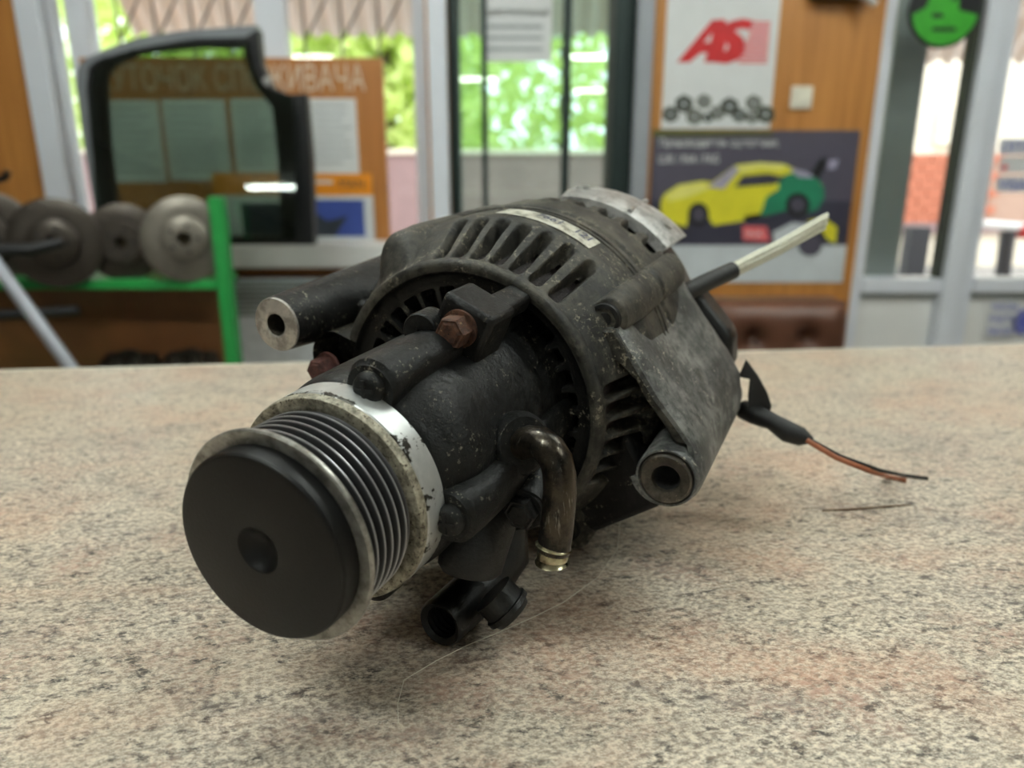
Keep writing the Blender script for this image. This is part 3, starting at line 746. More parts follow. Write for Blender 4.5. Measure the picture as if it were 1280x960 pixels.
# paper on the glass door
Yd = WY+.068
xl, xr, zb, zt = pquad(601, -60, 690, 77, Yd)
pp = empty('door_notice', (xl, Yd, zb), 'grey backlit paper notice stuck on the glass door', 'notice'); w = xr-xl; h = zt-zb
MB().box((0,0,0),(w,.0015,h)).build('sheet', M['paper'], pp)
po = pp.location.copy()
text_mesh('headline', 'ДЕЙСТВИТЕЛЬНЫЙ', M['gear_b'], at(609,21,Yd)-po-Vector((0,.001,0)), at(686,21,Yd).x-at(609,21,Yd).x, .027, pp, .0005, bold=.02)
text_mesh('text_line', 'с 9.00 до 18.00 ежедневно', M['paperline'], at(609,38,Yd)-po-Vector((0,.001,0)), at(676,38,Yd).x-at(609,38,Yd).x, .02, pp, .0005)
for i in range(3):
    MB().box((.02,-.0008,h*.10+i*.035),(w-.03,0,h*.10+i*.035+.012)).build('text_line', M['paperline'], pp)
# round green sign hanging in the right door
Ys = WY-.05; c = at(1181,12,Ys); R = 38/FPX*sqrt(c.x**2+c.y**2)*.96
gs = empty('round_sign', c, 'round black sign with green lettering hanging at the white door', 'sign')
MB().lathe([(-.006,.0005),(-.006,R*.98),(-.004,R),(.006,R),(.008,R*.98),(.008,.0005)], 40).build('sign_plate', M['black'], gs, 40)
MB().prism([(R*.92*cos(a),-.0075,R*.92*sin(a)) for a in [pi+.15+k*(pi-.3)/20 for k in range(21)]] + [(R*.35,-.0075,-R*.02),(R*.28,-.0075,R*.75),(-R*.35,-.0075,R*.75),(-R*.55,-.0075,R*.05)], (0,.001,0)).build('green_figure', M['sign_green'], gs)
MB().box((-R*.36,-.0085,-R*.22),(-R*.06,-.0075,-R*.10)).build('dark_mark', M['black'], gs)
MB().box((-R*.3,-.0085,-R*.56),(R*.35,-.0075,-R*.46)).build('dark_mark', M['black'], gs)
MB().box((R*.12,-.0085,R*.2),(R*.24,-.0075,R*.45)).build('dark_mark', M['black'], gs)
MB().tube([(-R*1.02,.0,R*.4),(-R*1.35,.02,R*.6),(-R*1.9,.04,R*.8)], .004, 8).build('sign_arm', M['alu'], gs, 60)
# door closer bracket at the top
cb = empty('door_closer', at(1112,-10,WY-.03), 'dark grey door closer at the top of the white door', 'door closer')
cb.location.x -= .16
MB().box((-.09,-.03,-.02),(.10,.03,.05)).build('closer_body', M['gasket'], cb, bevel=.008)
MB().tube([(.05,-.03,-.01),(.10,-.05,-.045)], .012, 10).build('arm', M['alu'], cb, 60)
# stickers on the right door
def sticker(px, py, wpx, hpx, label, txt, Y, mat, tw=.88, th=.62):
    c = at(px, py, Y); k = FPX/sqrt(c.x**2+c.y**2); wd = wpx/k; hg = hpx/k
    s = empty('door_sticker', c, label, 'sticker')
    MB().box((-wd/2,0,-hg/2),(wd/2,.001,hg/2)).build('sheet', M['paper'], s)
    n = len(txt)
    for i, tx in enumerate(txt):
        text_mesh('lettering', tx, mat, (-wd*.44,-.0006,hg/2-hg*(i+.85)/n), wd*tw, hg*th/n, s, .0006, bold=.02)
    return s
sticker(1253, 398, 30, 40, 'blue opening hours text on the panel of the right door', ['ЧАСЫ','РАБОТЫ','9.00-18.00'], WY+.05, M['navy'])
sticker(1270, 183, 34, 16, 'upper blue lettered sticker on the right door glass', ['ОПТ'], WY+.074, M['navy'])
sticker(1270, 206, 34, 16, 'white sticker with a red mark on the right door glass', ['•'], WY+.074, M['pinkred'], .2, .4)
sticker(1266, 230, 34, 16, 'lower blue lettered sticker on the right door glass', ['VISA'], WY+.074, M['navy'])
c = at(1282, 402, WY+.05)
s = empty('round_sticker', c, 'round blue sticker cut by the right edge of the picture', 'sticker')
MB().lathe([(0,.0005),(0,.05),(.001,.05)], 24).build('disc', M['navy'], s)
MB().lathe([(-.0006,.034),(-.0006,.036),(0,.036)], 24).build('ring', M['paper'], s)

# ================================================================== ALTERNATOR
alt = empty('alternator', C0 + E2*BASE.x + AX*BASE.y + E1*BASE.z, 'used black and grey car alternator with ribbed belt pulley and vacuum pump', 'alternator')
alt.rotation_euler = Matrix((E2, AX, E1)).transposed().to_euler()
def AB(mb, name, mat, smooth=35, parent=None, bevel=0, label=None):
    o = mb.build(name, mat, parent or alt, smooth, bevel, off=BASE)
    if label: o['label'] = label
    return o
def sstep(a, b, x):
    t = max(0, min(1, (x-a)/(b-a))) if a != b else (1 if x > a else 0)
    return t*t*(3-2*t)
def smax(a, b, k=.003):
    h = max(k-abs(a-b), 0)/k
    return max(a, b) + h*h*k*.25
def adiff(a, b):
    return (a-b+180) % 360 - 180
def lugR(th, rc, tc, rho):
    d = radians(adiff(th, tc)); q = rc*sin(d)
    if cos(d) <= 0 or abs(q) >= rho: return 0
    return rc*cos(d) + sqrt(rho*rho-q*q)
# --- pulley cap
cap_prof = [(.0046,.0003),(.0043,.0018),(.0036,.0036),(.0025,.0054),(.0011,.0070),(.0002,.0077),(0,.0080),(0,.0300),(.0004,.0312),(.0012,.0318),(.0024,.0320),(.0088,.0320)]
AB(MB().lathe(cap_prof, 128), 'pulley_cap', M['cap'], 25, label='round black cap with a centre dimple')
AB(MB().lathe([(.0078,.030),(.0072,.0345),(.0070,.0362),(.0075,.0368),(.0086,.0368),(.0094,.0362),(.0100,.0335)], 128), 'pulley_flange', M['flange'], 30, label='dull silver front flange')
# --- grooved pulley
prof = [(.0098,.0300)]; edge = [0]
g0, g1, ng = .0100, .0340, 6
pt = (g1-g0)/ng
for i in range(ng):
    a = g0 + i*pt
    prof += [(a+pt*.04,.0334),(a+pt*.09,.0340),(a+pt*.17,.0340),(a+pt*.22,.0334),(a+pt*.50,.0305),(a+pt*.78,.0305)]
    edge += [.1,1,1,.1,0,0]
prof += [(g1,.0335),(g1+.001,.0345)]; edge += [.6,.4]
mb = MB().lathe(prof, 144); pu = AB(mb, 'grooved_pulley', M['pulley'], 40)
attr = pu.data.attributes.new('edge', 'FLOAT', 'POINT')
for i, e in enumerate(edge):
    for k in range(144): attr.data[i*144+k].value = e
AB(MB().lathe([(.0338,.033),(.0330,.0362),(.0332,.0376),(.0342,.0381),(.0362,.0383),(.0368,.0380)], 128), 'pulley_flange', M['flange_rust'], 30, label='pitted rear flange with yellowish rust')
AB(MB().lathe([(.0366,.0378),(.0372,.0384),(.0472,.0386),(.0478,.0380),(.0478,.030)], 144), 'silver_collar', M['collar'], 30, label='bright scuffed silver collar')
# --- vacuum pump body
def interp(tab, x):
    if x <= tab[0][0]: return tab[0][1]
    for (a, b), (c, d) in zip(tab, tab[1:]):
        if x <= c: return b + (d-b)*(x-a)/(c-a)
    return tab[-1][1]
barrel = [(.047,.0350),(.049,.0385),(.056,.0400),(.075,.0402),(.110,.0402),(.124,.0395),(.132,.040),(.140,.042)]
screws = [(18,.0408),(97,.0408),(176,.0395),(257,.0395)]
m = MB(); NT_ = 360; ss = [.047,.0475,.0485,.050,.052,.055]+[.055+.0025*i for i in range(1,35)]
vs = []; fs = []
for s in ss:
    for k in range(NT_):
        th = k*360/NT_; r = interp(barrel, s)
        for tc, rc in screws:
            w = 1 - sstep(.070, .118, s)
            lr = lugR(th, rc - (1-w)*.006, tc, .0092)
            if lr: r = smax(r, lr - (.002 if s < .0478 else 0), .016)
        # broad shoulder on the upper left and web towards the bolt block
        r += .0058*math.exp(-(adiff(th,57)/36)**4)*sstep(.048,.064,s)
        r += .0010*(math.exp(-(adiff(th,40)/20)**2)+math.exp(-(adiff(th,72)/20)**2))*sstep(.055,.10,s)
        r += .004*math.exp(-(adiff(th,120)/26)**2)*sstep(.07,.1,s)
        vs.append(pol(s, r, th))
n = len(ss)
for i in range(n-1):
    for k in range(NT_): fs.append((i*NT_+k,(i+1)*NT_+k,(i+1)*NT_+(k+1)%NT_,i*NT_+(k+1)%NT_))
c0 = len(vs); vs.append(Vector((0,.047,0)))
for k in range(NT_): fs.append((c0,k,(k+1)%NT_))
m.add(vs, fs); AB(m, 'pump_body', M['pump'], 50)
hexf = lambda q: 1/ max(cos(((q + pi/6) % (pi/3)) - pi/6), .86) * .95
def bolt(p, r, L, name, mat, label=None, hexa=True, ax=(0,1,0), washer=True):
    b = MB().lathe([(-L,.0003),(-L,r*.62),(-L+.0006,r*.78),(-L+.0004,r*.92),(-L+.0012,r),(0,r)], 36, p, ax, hexa=hexf if hexa else None)
    o = AB(b, name, mat, 25, label=label)
    if washer: AB(MB().lathe([(-.0012,r*.9),(-.0012,r*1.3),(.0004,r*1.32)], 32, p, ax), 'washer', mat, 30, parent=o).matrix_parent_inverse = Matrix()
    return o
for tc, rc in screws:
    p = pol(.047, rc, tc)
    o = AB(MB().lathe([(-.0042,.0003),(-.0042,.0018),(-.0038,.0040),(-.0028,.0052),(-.001,.0058),(.001,.0058)], 32, p), 'pump_screw', M['pump'], 40)
    AB(MB().box(p+Vector((-.0036,-.0046,-.0006)), p+Vector((.0036,-.0036,.0006))).box(p+Vector((-.0006,-.0046,-.0036)), p+Vector((.0006,-.0036,.0036))), 'cross_slot', M['void'], None, parent=o)
# --- top lug with the rusty bolt
ang = 26
er = Vector((sin(radians(ang)),0,cos(radians(ang)))); et = Vector((cos(radians(ang)),0,-sin(radians(ang)))); ey = Vector((0,1,0))
def obox(c, hx, hy, hz, a, b, d):
    vs = [c + a*(hx*i) + b*(hy*j) + d*(hz*k) for i in (-1,1) for j in (-1,1) for k in (-1,1)]
    return vs, [(0,1,3,2),(4,6,7,5),(0,4,5,1),(2,3,7,6),(0,2,6,4),(1,5,7,3)]
v_, f_ = obox(pol(.1000,.0525,ang), .0112, .0105, .0118, et, ey, er)
AB(MB().add(v_, f_), 'bolt_lug', M['housing_front'], 30, bevel=.0022)
v_, f_ = obox(pol(.121,.0590,ang+3), .0055, .012, .0040, et, ey, er)
AB(MB().add(v_, f_), 'lug_bridge', M['housing_front'], 30, bevel=.002)
bolt(pol(.0895,.0545,ang), .0056, .0085, 'lug_bolt', M['rust'], 'rusty brown lug bolt')
# small eyelet tab left of the lug
p = cp(532, 412, .088)
m = MB().lathe([(-.0045,.0016),(-.0045,.0068),(-.0038,.0074),(.006,.0074)], 40, p)
AB(m, 'eyelet_tab', M['pump'], 30); AB(MB().lathe([(-.0030,.0002),(-.0030,.0018)], 20, p), 'eyelet_hole', M['void'])
# --- housing
def capsule(th, s, R, tc, sa, sb, w):
    du = radians(adiff(th, tc))*R; dv_ = s - max(sa+w, min(sb-w, s)); return hypot(du, dv_) - w
base_tab = [(.1310,.0608),(.1303,.0632),(.1312,.0652),(.1332,.0660),(.1365,.0660),(.1420,.0682),(.1500,.0722),(.1580,.0762),(.1640,.0788),(.1680,.0800),(.1700,.0803),(.1990,.0803),(.2005,.0790),(.2030,.0790),(.2045,.0806),(.2380,.0806),(.2480,.0790),(.2560,.0750),(.2600,.0700)]
lugs = [(.0728,56,.0080,.150,.262,.003,.014),(.0735,-33,.0118,.136,.262,.020,.012),(.0760,-124,.0130,.150,.262,.002,.010),(.0765,146,.0125,.150,.262,.002,.010),(.0700,-78,.0135,.1235,.215,.002,.010)]
front_slots = [39.3,30.3,21.8,13.6,5.6,-2.4,-10.4] + [79.5,86.8,94.1,101.4,108.7,116] + [166,174,182,190,198,206,214,250,258]
rear_slots = [-16,-6,4,14,24,34,44] + [84+9*i for i in range(4)] + [165+10*i for i in range(6)]
st = []
for (a, b), (c, d) in zip(base_tab, base_tab[1:]):
    L = hypot(c-a, d-b); fine = (a >= .133 and c <= .1685) or (a >= .2045)
    n = max(1, int(round(L/(.0008 if fine else .0014))))
    if a >= .170 and c <= .1995: n = 6
    for i in range(n): st.append((a+(c-a)*i/n, b+(d-b)*i/n))
st.append(base_tab[-1])
NTH = 900
vs = []; msk = []
for s, rb in st:
    for k in range(NTH):
        th = k*360/NTH; r = rb
        for rc, tc, rho, s0, s1, fa, kk in lugs:
            w = sstep(s0-.001, s0-.001+fa, s)*(1-sstep(s1-.004, s1, s)*.3)
            if w > 0:
                lr = lugR(th, rc, tc, rho)
                if lr: r = r + (smax(r, lr, kk)-r)*w
        mk = 0
        if .1345 < s < .168:
            for tc in front_slots:
                if abs(adiff(th, tc)) < 6:
                    d = capsule(th, s, rb, tc, .1372, .1640, .0021); mk = max(mk, 1-sstep(-.0008, .0016, d))
        if .222 < s < .259:
            for tc in rear_slots:
                if abs(adiff(th, tc)) < 7:
                    d = capsule(th, s, rb, tc, .2280, .2680, .0036); mk = max(mk, 1-sstep(-.0012, .0012, d))
        r -= .009*mk
        vs.append(pol(s, r, th)); msk.append(mk)
fs = []
for i in range(len(st)-1):
    for k in range(NTH):
        q = (i*NTH+k,(i+1)*NTH+k,(i+1)*NTH+(k+1)%NTH,i*NTH+(k+1)%NTH)
        if min(msk[j] for j in q) > .985: continue
        fs.append(q)
# front and rear casting halves are separate parts
cut = next(i for i, (s, r) in enumerate(st) if s >= .2000)
fr = [f for f in fs if max(f) < (cut+1)*NTH]; rr_ = [f for f in fs if max(f) >= (cut+1)*NTH]
AB(MB().add(vs[:(cut+1)*NTH], fr), 'front_housing', M['housing'], 60)
AB(MB().add(vs[cut*NTH:], [tuple(j-cut*NTH for j in f) for f in rr_]), 'rear_housing', M['housing'], 60)
AB(MB().lathe([(.259,.0705),(.262,.060),(.262,.001)], 96), 'rear_plate', M['housing'], 40)
# inner grille face with radial slots
rs = [(.0608,.1310),(.0602,.1316),(.0596,.1330),(.0580,.1342),(.0560,.1350)] + [(.0545-.0007*i,.1354) for i in range(27)]
rs.append((.0350,.1354)); vs = []; msk = []
spk = [i*11.25+3 for i in range(32)]
for r, s in rs:
    for k in range(720):
        th = k*.5; mk = 0
        if .035 < r < .0555:
            for tc in spk:
                if abs(adiff(th, tc)) < 8:
                    w = radians(3.7)*r; du = radians(adiff(th,tc))*r; dv_ = r - max(.0385+.002, min(.0530-.002, r))
                    d = hypot(max(abs(du)-w+.0012,0), max(abs(dv_)-.0008,0)) - .0012
                    mk = max(mk, 1-sstep(-.0006,.0006,d))
            if 26 < th < 52: mk = max(mk, sstep(26,28,th)*(1-sstep(50,52,th))*sstep(.0375,.0385,r)*(1-sstep(.0545,.0555,r)))
        vs.append(pol(s + .007*mk, r, th)); msk.append(mk)
fs = []
for i in range(len(rs)-1):
    for k in range(720):
        q = (i*720+k,(i+1)*720+k,(i+1)*720+(k+1)%720,i*720+(k+1)%720)
        if min(msk[j] for j in q) > .99: continue
        fs.append(q[::-1])
AB(MB().add(vs, fs), 'front_grille', M['housing_front'], 50)
# fan and stator inside
fan = AB(MB().lathe([(.160,.012),(.159,.050),(.161,.050),(.162,.012)], 64), 'cooling_fan', M['void'], 40)
for k in range(11):
    a = k*360/11+5; p = [pol(.150,.034,a), pol(.150,.052,a+9), pol(.160,.052,a+9), pol(.160,.034,a)]
    AB(MB().prism(p, pol(0,.0012,a+90)), 'fan_blade', M['void'], None, parent=fan)
AB(MB().lathe([(.140,.0610),(.1385,.0625),(.1400,.0640),(.150,.0655),(.166,.067)], 96), 'stator_winding', M['copper'], 60)
AB(MB().lathe([(.166,.030),(.166,.0685),(.225,.0700),(.2255,.060),(.250,.058),(.258,.050)], 96), 'stator_core', M['void'], 60)
# label on the band
m = MB(); n = 60; vs = []; fs = []
for i in range(n+1):
    th = 0 + 34.5*i/n
    for s_ in (.1700, .1860): vs.append(pol(s_, .0807, th))
for i in range(n): fs.append((2*i,2*i+1,2*i+3,2*i+2))
lab = AB(m.add(vs, fs), 'label_strip', M['label'], 60, label='worn silver grey label strip with faded number')
cu = bpy.data.curves.new('t', 'FONT'); cu.body = '7661   121'; cu.size = 1; cu.offset = .02
to = bpy.data.objects.new('t', cu); COL.objects.link(to); me0 = bpy.data.meshes.new_from_object(to.evaluated_get(bpy.context.evaluated_depsgraph_get()))
xs_ = [v.co.x for v in me0.vertices]; ys_ = [v.co.y for v in me0.vertices]; x0_, x1_ = min(xs_), max(xs_); y0_, y1_ = min(ys_), max(ys_)
m = MB(); m.add([pol(.1770+.0075*(v.co.y-y0_)/(y1_-y0_), .0809, 12+20*(v.co.x-x0_)/(x1_-x0_)) for v in me0.vertices], [tuple(p.vertices) for p in me0.polygons])
AB(m, 'label_number', M['label_ink'], None, parent=lab); bpy.data.objects.remove(to)
# long ribs (stator edge lines) on the band
for s_ in (.1885, .1935):
    AB(MB().lathe([(s_-.0008,.0800),(s_-.0004,.0809),(s_+.0004,.0809),(s_+.0008,.0800)], 180), 'band_ridge', M['housing'], 40)
# --- corner bolt pocket (top right) and others; near-black discs paint the shade inside them
for tc, rc in ((56,.0722),(-124,.0760),(146,.0765)):
    AB(MB().lathe([(.0012,.0050),(-.0012,.0054),(-.0008,.0068),(.003,.0078)], 40, pol(.150,rc,tc)), 'bolt_pocket_rim', M['housing_front'], 40)
    AB(MB().lathe([(-.0006,.0002),(-.0006,.0030),(.0004,.0032),(.0004,.0052)], 32, pol(.150,rc,tc)), 'pocket_shade_disc', M['void'], 40)
bolt(pol(.1235,.0690,-79), .0052, .0095, 'lug_bolt', M['rust_red'], 'small reddish rusted bolt')
# --- left ear boss
pe = cp(345, 406, .110); ec = Vector((pe.x, 0, pe.z))
AB(MB().lathe([(.110,.0052),(.1095,.0060),(.110,.0122),(.1108,.0127)], 64, ec), 'ear_face', M['lug_face'], 30, label='bare bright metal end face with a hole')
AB(MB().lathe([(.108+.002,.0052),(.128,.0052),(.128,.0003)], 40, ec), 'ear_bore', M['bush'], 40)
body_dir = Vector((-ec.x,0,-ec.z)).normalized()
m = MB(); n = 64; vs = []; fs = []; st2 = [.1108,.114,.120,.130,.140,.150,.160,.170,.180,.190,.200,.210]
for s in st2:
    k2 = (s-.1108)/.0992
    r = .0127 + .0062*k2
    cc = ec + body_dir*(.003*sstep(.0,1.0,k2))
    for k in range(n):
        a = 2*pi*k/n; d = Vector((sin(a),0,cos(a))); rr2 = r
        t_ = max(0, d.dot(body_dir)); rr2 += .018*t_**3*sstep(.145,.185,s)
        vs.append(cc + d*rr2 + Vector((0,s,0)))
for i in range(len(st2)-1):
    for k in range(n): fs.append((i*n+k,(i+1)*n+k,(i+1)*n+(k+1)%n,i*n+(k+1)%n))
fs.append(tuple((len(st2)-1)*n+k for k in range(n)))
AB(MB().add(vs, fs), 'mounting_ear', M['housing_front'], 50)
# web below the ear
P = [pol(.150,.072,-58), ec+Vector((-.0127,.150,0))+Vector((.003,0,.006)), ec+Vector((-.010,.150,-.010)), pol(.150,.080,-92), pol(.150,.070,-96)]
AB(MB().prism(P, (0,.05,0)), 'ear_web', M['housing_front'], 30, bevel=.003)
# --- right ear : skin from the corner bolt to the bushing boss
bc2 = pol(0,.0945,104.5); S0, S1 = .1400, .2500
FRT = [(57,.0700),(60.5,.0772),(66,.0786),(71.7,.0812),(78,.0840),(83.8,.0878),(90,.0950),(95.5,.1028)]
RER = [(57,.0715),(60.5,.0785),(65,.0793),(69,.0807),(75,.0838),(81,.0885),(88.7,.0965),(95.5,.1045)]
def skin_profile(tab, ins=0):
    pts = [pol(0, r-ins, th) for th, r in tab]
    for k in range(0, 16):
        a = radians(12 - k*12); pts.append(bc2 + Vector((cos(a),0,sin(a)))*(.0145-ins))
    return pts
pf_, pr_ = skin_profile(FRT), skin_profile(RER); fi_, ri_ = skin_profile(FRT,.004), skin_profile(RER,.004)
n = len(pf_); NS = 24; vs = []; fs = []
for ins, (A__, B__) in enumerate(((pf_, pr_), (fi_, ri_))):
    for i in range(NS+1):
        f = i/NS
        for j in range(n):
            sa = .1455+.004*max(0,1-j/3) if j < 8 else .1455 - .0045*min(1,(j-7)/3)
            q_ = A__[j].lerp(B__[j], f)
            u_ = q_.normalized()
            edge_ = (sstep(0,.05,f)*(1-sstep(.93,1,f))-1)*.0016 if ins == 0 else 0
            wav = .0034*sstep(.60,.95,f)*max(0,1-j/8) - .0010*sin(pi*min(1,j/6))*sstep(.1,.5,f)*(1-sstep(.5,.8,f)) if ins == 0 else 0
            vs.append(q_ + u_*(edge_+wav) + Vector((0, sa+(S1-sa)*f, 0)))
N1 = (NS+1)*n
for i in range(NS):
    for j in range(n-1):
        fs.append((i*n+j,(i+1)*n+j,(i+1)*n+j+1,i*n+j+1)); fs.append((N1+i*n+j,N1+i*n+j+1,N1+(i+1)*n+j+1,N1+(i+1)*n+j))
for j in range(n-1): fs += [(j,j+1,N1+j+1,N1+j),(NS*n+j,N1+NS*n+j,N1+NS*n+j+1,NS*n+j+1)]
for i in range(NS): fs += [(i*n,N1+i*n,N1+(i+1)*n,(i+1)*n),(i*n+n-1,(i+1)*n+n-1,N1+(i+1)*n+n-1,N1+i*n+n-1)]
AB(MB().add(vs, fs), 'rear_ear', M['rear'], 50)
# front web of the ear with its dark pocket, and rear closing web
P = [pol(.1462, r-.0022, th) for th, r in FRT]
Q = [pol(.1462, r, th) for th, r in ((96,.0935),(90,.0862),(84,.0800),(78,.0770),(72,.0720),(66,.0670),(57,.0640))]
AB(MB().prism(P + Q, (0,.010,0)), 'ear_front_web', M['housing'], 30, bevel=.001)
P = [p + Vector((0,S1-.014,0)) for p in ri_] + [pol(S1-.014,.060,108), pol(S1-.014,.060,60)]
AB(MB().prism(P, (0,.012,0)), 'ear_end_web', M['rear'], 30, bevel=.002)
# bushing boss and bushing
AB(MB().lathe([(S0+.001,.0118),(S0,.0122),(S0,.0130),(S0+.001,.0134),(S0+.05,.0136),(S0+.112,.0134)], 64, bc2), 'bushing_boss', M['rear'], 40)
AB(MB().lathe([(S0+.006,.0118),(S0+.002,.0117),(S0-.0008,.0112),(S0-.0014,.0104),(S0-.0010,.0072),(S0-.0006,.0062),(S0+.001,.0056)], 64, bc2), 'steel_bushing', M['bush'], 30, label='worn steel bushing')
AB(MB().lathe([(S0+.001,.0056),(S0+.040,.0056),(S0+.040,.0003)], 48, bc2), 'bushing_bore', M['bore'], 30)
# skirt from the body to the bushing boss, below
P = [pol(.150,.070,96), pol(.150,.0945,112)+Vector((0,0,-.008)), pol(.150,.085,140), pol(.150,.070,142)]
AB(MB().prism(P, (0,.09,0)), 'ear_web', M['housing_front'], 30, bevel=.003)
# --- bright aluminium bracket at the rear top
vs = []; fs = []; n = 40
for i in range(n+1):
    th = -2 + 50*i/n; b_ = 0
    for s_, r_ in ((.258,.0735),(.259,.0790+b_),(.270,.0815+b_),(.292,.0815+b_),(.312,.0770)): vs.append(pol(s_, r_, th))
for i in range(n):
    for j in range(4): fs.append((5*i+j,5*i+j+1,5*i+j+6,5*i+j+5))
m = MB().add(vs, fs); m.f.append((0,1,2,3,4)); m.f.append(tuple(5*n+j for j in (4,3,2,1,0)))
AB(m, 'rear_bracket', M['alu'], 50, label='bright aluminium rear bracket')
p0 = pol(.262,.0800,27); p1 = pol(.306,.0795,25)
AB(MB().tube([p0, (p0+p1)/2+pol(0,.001,22), p1], .0014, 10), 'clamp_rib', M['alu'], 60)
for th in (2, 40): AB(MB().lathe([(-.0012,.0002),(-.0012,.0038),(.0005,.0042)], 20, pol(.280,.0815,th), pol(0,-1,th)), 'bracket_rivet', M['alu'], 40)
# black plastic rear cover
AB(MB().lathe([(.262,.072),(.264,.0745),(.285,.0735),(.296,.066),(.299,.05),(.299,.001)], 96), 'rear_cover', M['blackplastic'], 40)
P = [pol(.258,.0800,64), pol(.258,.0965,86), pol(.258,.0985,98), pol(.258,.07,104), pol(.258,.06,70)]
AB(MB().prism(P, (0,.022,0)), 'plug_block', M['blackplastic'], 30, bevel=.004)
# --- right side oil pipe with its boss and flange bolt
pb = loc_of(at(648,548,.270)); 
def wl(px, py, Y): return loc_of(at(px, py, Y))
AB(MB().tube([cp(632,560,.100), cp(642,556,.088), wl(652,553,.262), wl(656,554,.2595)], [.0130,.0128,.0118,.0098], 32), 'pipe_boss', M['pump'], 40)
pts = [(650,556,.262),(663,552,.257),(676,554,.253),(687,562,.250),(695,575,.2485),(699,592,.2475),(700,612,.2465),(698,640,.2455),(695,668,.2448),(693,680,.2446),(692.5,684,.2445),(692,688,.2444),(691,691,.2443),(690.5,697,.2442)]
rad = [.0060]*9 + [.0060,.0062,.0060,.0055,.0055]
pw = AB(MB().tube([wl(*p) for p in pts], rad, 28, cap=False), 'oil_pipe', M['pipe'], 60, label='bent oily steel pipe stub')
q0, q1, q2 = wl(691.5,687,.2444), wl(690.5,698,.2442), wl(690,702,.2441)
AB(MB().tube([q0,(q0+q1)/2,q1,q2,q1,q0], [.0056,.0058,.0056,.0063,.0046,.0046], 28, cap=False), 'pipe_lip', M['brass'], 60, label='brassy pipe end')
AB(MB().tube([wl(693,680,.2446), wl(692,683.5,.2445), wl(691.5,687,.2444)], [.0057,.0068,.0057], 28), 'pipe_bead', M['brass'], 60)
AB(MB().tube([q1+(q0-q1)*.6, q1+(q0-q1)*.55], .0045, 20), 'pipe_bore', M['void'])
pbolt = wl(656,636,.259)
bolt(pbolt, .0058, .006, 'flange_bolt', M['pump'], 'black hex flange bolt')
AB(MB().tube([pbolt+Vector((0,0,0)), pbolt+Vector((-.004,.030,.004))], [.0085,.011], 24), 'bolt_boss', M['pump'], 40)
# --- lower hose fitting
zt_ = ztop
mo = atz(549, 781, ztop+.0103)            # centre of the mouth
md = Vector((-.47,-.82,-.02)).normalized()  # it points towards the viewer, left
L_ = lambda P: loc_of(P)
b0 = mo - md*.034
AB(MB().tube([L_(mo), L_(mo-md*.0012), L_(mo-md*.010), L_(mo-md*.022), L_(b0)], [.0090,.0098,.0100,.0102,.0108], 36, cap=False), 'hose_fitting', M['blackplastic'], 40)
mf = MB(); fpts = []; frad = []
for i in range(13):
    fpts.append(L_(mo - md*(.0002+.0013*i))); frad.append(.0090 if i == 0 else (.0067 if i % 2 else .0073))
mf.tube(fpts, frad, 32, cap=False); mf.tube([L_(mo-md*.0158), L_(mo-md*.0162)], .0069, 24)
AB(mf, 'threaded_bore', M['blackplastic'], 30)
el = b0 + Vector((.004,.004,.003))
top_ = at(592, 655, .272)
AB(MB().tube([L_(mo-md*.020), L_(b0+Vector((0,0,.001))), L_(el+Vector((.003,.004,.006))), L_(el+Vector((.002,.008,.016)))], [.0098,.0112,.0122,.0122], 32), 'fitting_elbow', M['blackplastic'], 60)
AB(MB().tube([L_(at(586,716,.258)), L_(at(587,710,.2585)), L_(at(592,684,.262)), L_(at(606,640,.272)), L_(at(622,600,.286))], [.0104,.0124,.0132,.0136,.0145], 36), 'fitting_sleeve', M['rubber'], 50)
kd = Vector((.75,-.30,-.42)).normalized(); k0 = at(616,742,.262)
k1 = Vector((k0.x+.008, k0.y-.002, k0.z-.008))
AB(MB().tube([L_(k0), L_(k0+(k1-k0)*.6), L_(k0+(k1-k0)*.62), L_(k0+(k1-k0)*.8), L_(k0+(k1-k0)*.82), L_(k1)], [.0090,.0088,.0098,.0098,.0086,.0078], 28), 'fitting_cap', M['blackplastic'], 40)
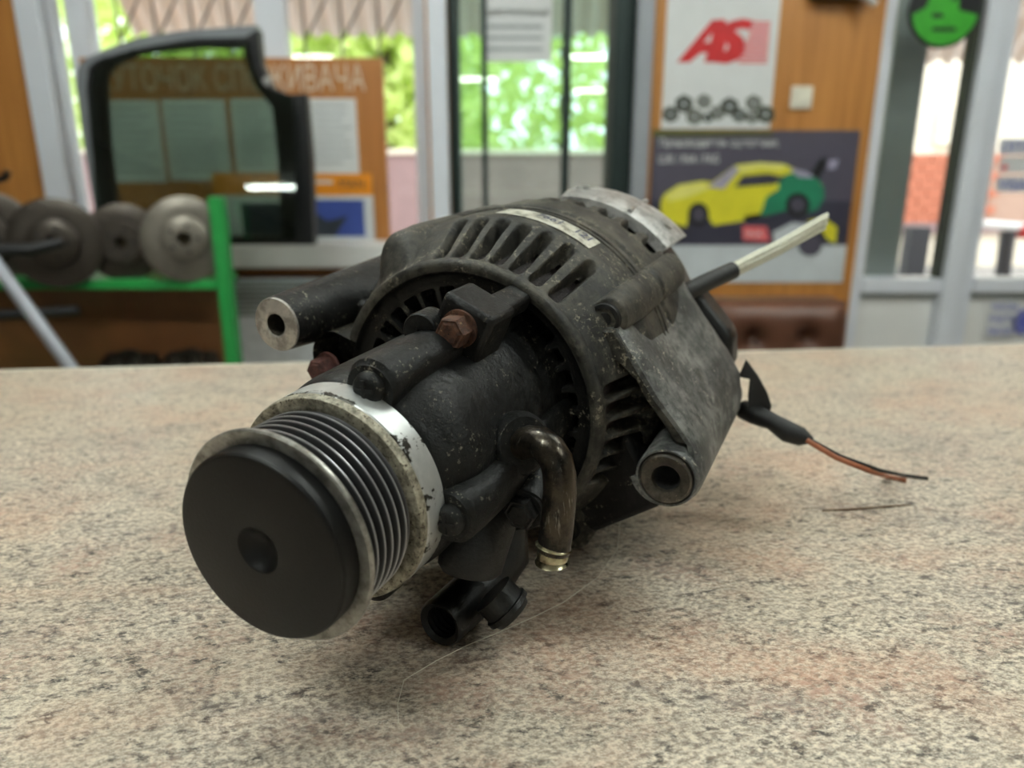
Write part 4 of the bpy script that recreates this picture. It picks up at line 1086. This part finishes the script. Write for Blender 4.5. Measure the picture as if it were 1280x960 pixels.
# --- battery cable at the rear
c0_ = at(845,372,.40); c1_ = at(916,338,.425); c2_ = at(1031,276,.46)
AB(MB().tube([L_(c0_), L_((c0_+c1_)/2+Vector((0,0,.0004))), L_(c1_)], .0049, 24), 'cable_sleeve', M['rubber'], 60)
for k in range(9):
    a = 2*pi*k/8; rr3 = 0 if k == 8 else .0030
    side = Vector((0,sin(a),cos(a)))*rr3; e = c2_ + side*1.25 + (c2_-c1_)*random.uniform(-.03,.05) + Vector((0,random.uniform(-.001,.001),random.uniform(-.0012,.0012)))
    AB(MB().tube([L_(c1_-(c1_-c0_)*.05+side), L_(c1_+(c2_-c1_)*.5+side*1.05+Vector((0,0,-.0012))), L_(e)], [.0016,.0016,.0013], 8), 'cable_strand', M['cable_white'], 60)
# --- taped wiring tail
tl = [(930,512,.40),(945,518,.392),(965,527,.386),(985,540,.381),(1002,546,.378),(1016,551,.375)]
AB(MB().tube([L_(at(*p)) for p in tl], [.0055,.0058,.0046,.0058,.0050,.0016], 18), 'tape_wrap', M['rubber'], 50)
fl = [at(923,471,.394), at(932,450,.394), at(947,470,.393), at(959,492,.391), at(964,508,.390), at(961,522,.390), at(940,524,.390), at(935,512,.391), at(935,492,.392), at(937,474,.393)]
AB(MB().prism([L_(p) for p in fl], (0,.0014,0)), 'tape_flap', M['rubber'], None)
def ground_curve(pts, zh): return [atz(x, y, ztop+zh) for x, y in pts]
w1 = [at(1010,548,.375), at(1050,570,.369), at(1100,588,.364)] + ground_curve([(1130,594),(1160,598)], .0012)
w2 = [at(1008,550,.374), at(1045,572,.367), at(1085,588,.362)] + ground_curve([(1110,596),(1133,600)], .0016)
AB(MB().tube([L_(p) for p in w1], .0010, 10), 'wire', M['rubber'], 60, label='thin black wire')
AB(MB().tube([L_(p) for p in w2], .0014, 10), 'wire', M['wire_brown'], 60, label='thin orange-brown wire')

# --- hair thread and straw on the worktop
tag(MB().tube(ground_curve([(775,650),(772,686),(748,721),(704,753),(663,773),(622,791),(585,806),(545,826),(505,850),(497,880),(498,905)], .0003), .00016, 6).build('thread', M['hair'], None, 60), 'fine pale thread curling on the worktop under the alternator', 'thread')
tag(MB().tube(ground_curve([(1028,638),(1060,637),(1100,634),(1138,631)], .0005), [.0003,.0005,.0005,.0003], 6).build('straw', M['twig'], None, 60), 'thin brown straw lying on the worktop below the wires', 'straw')
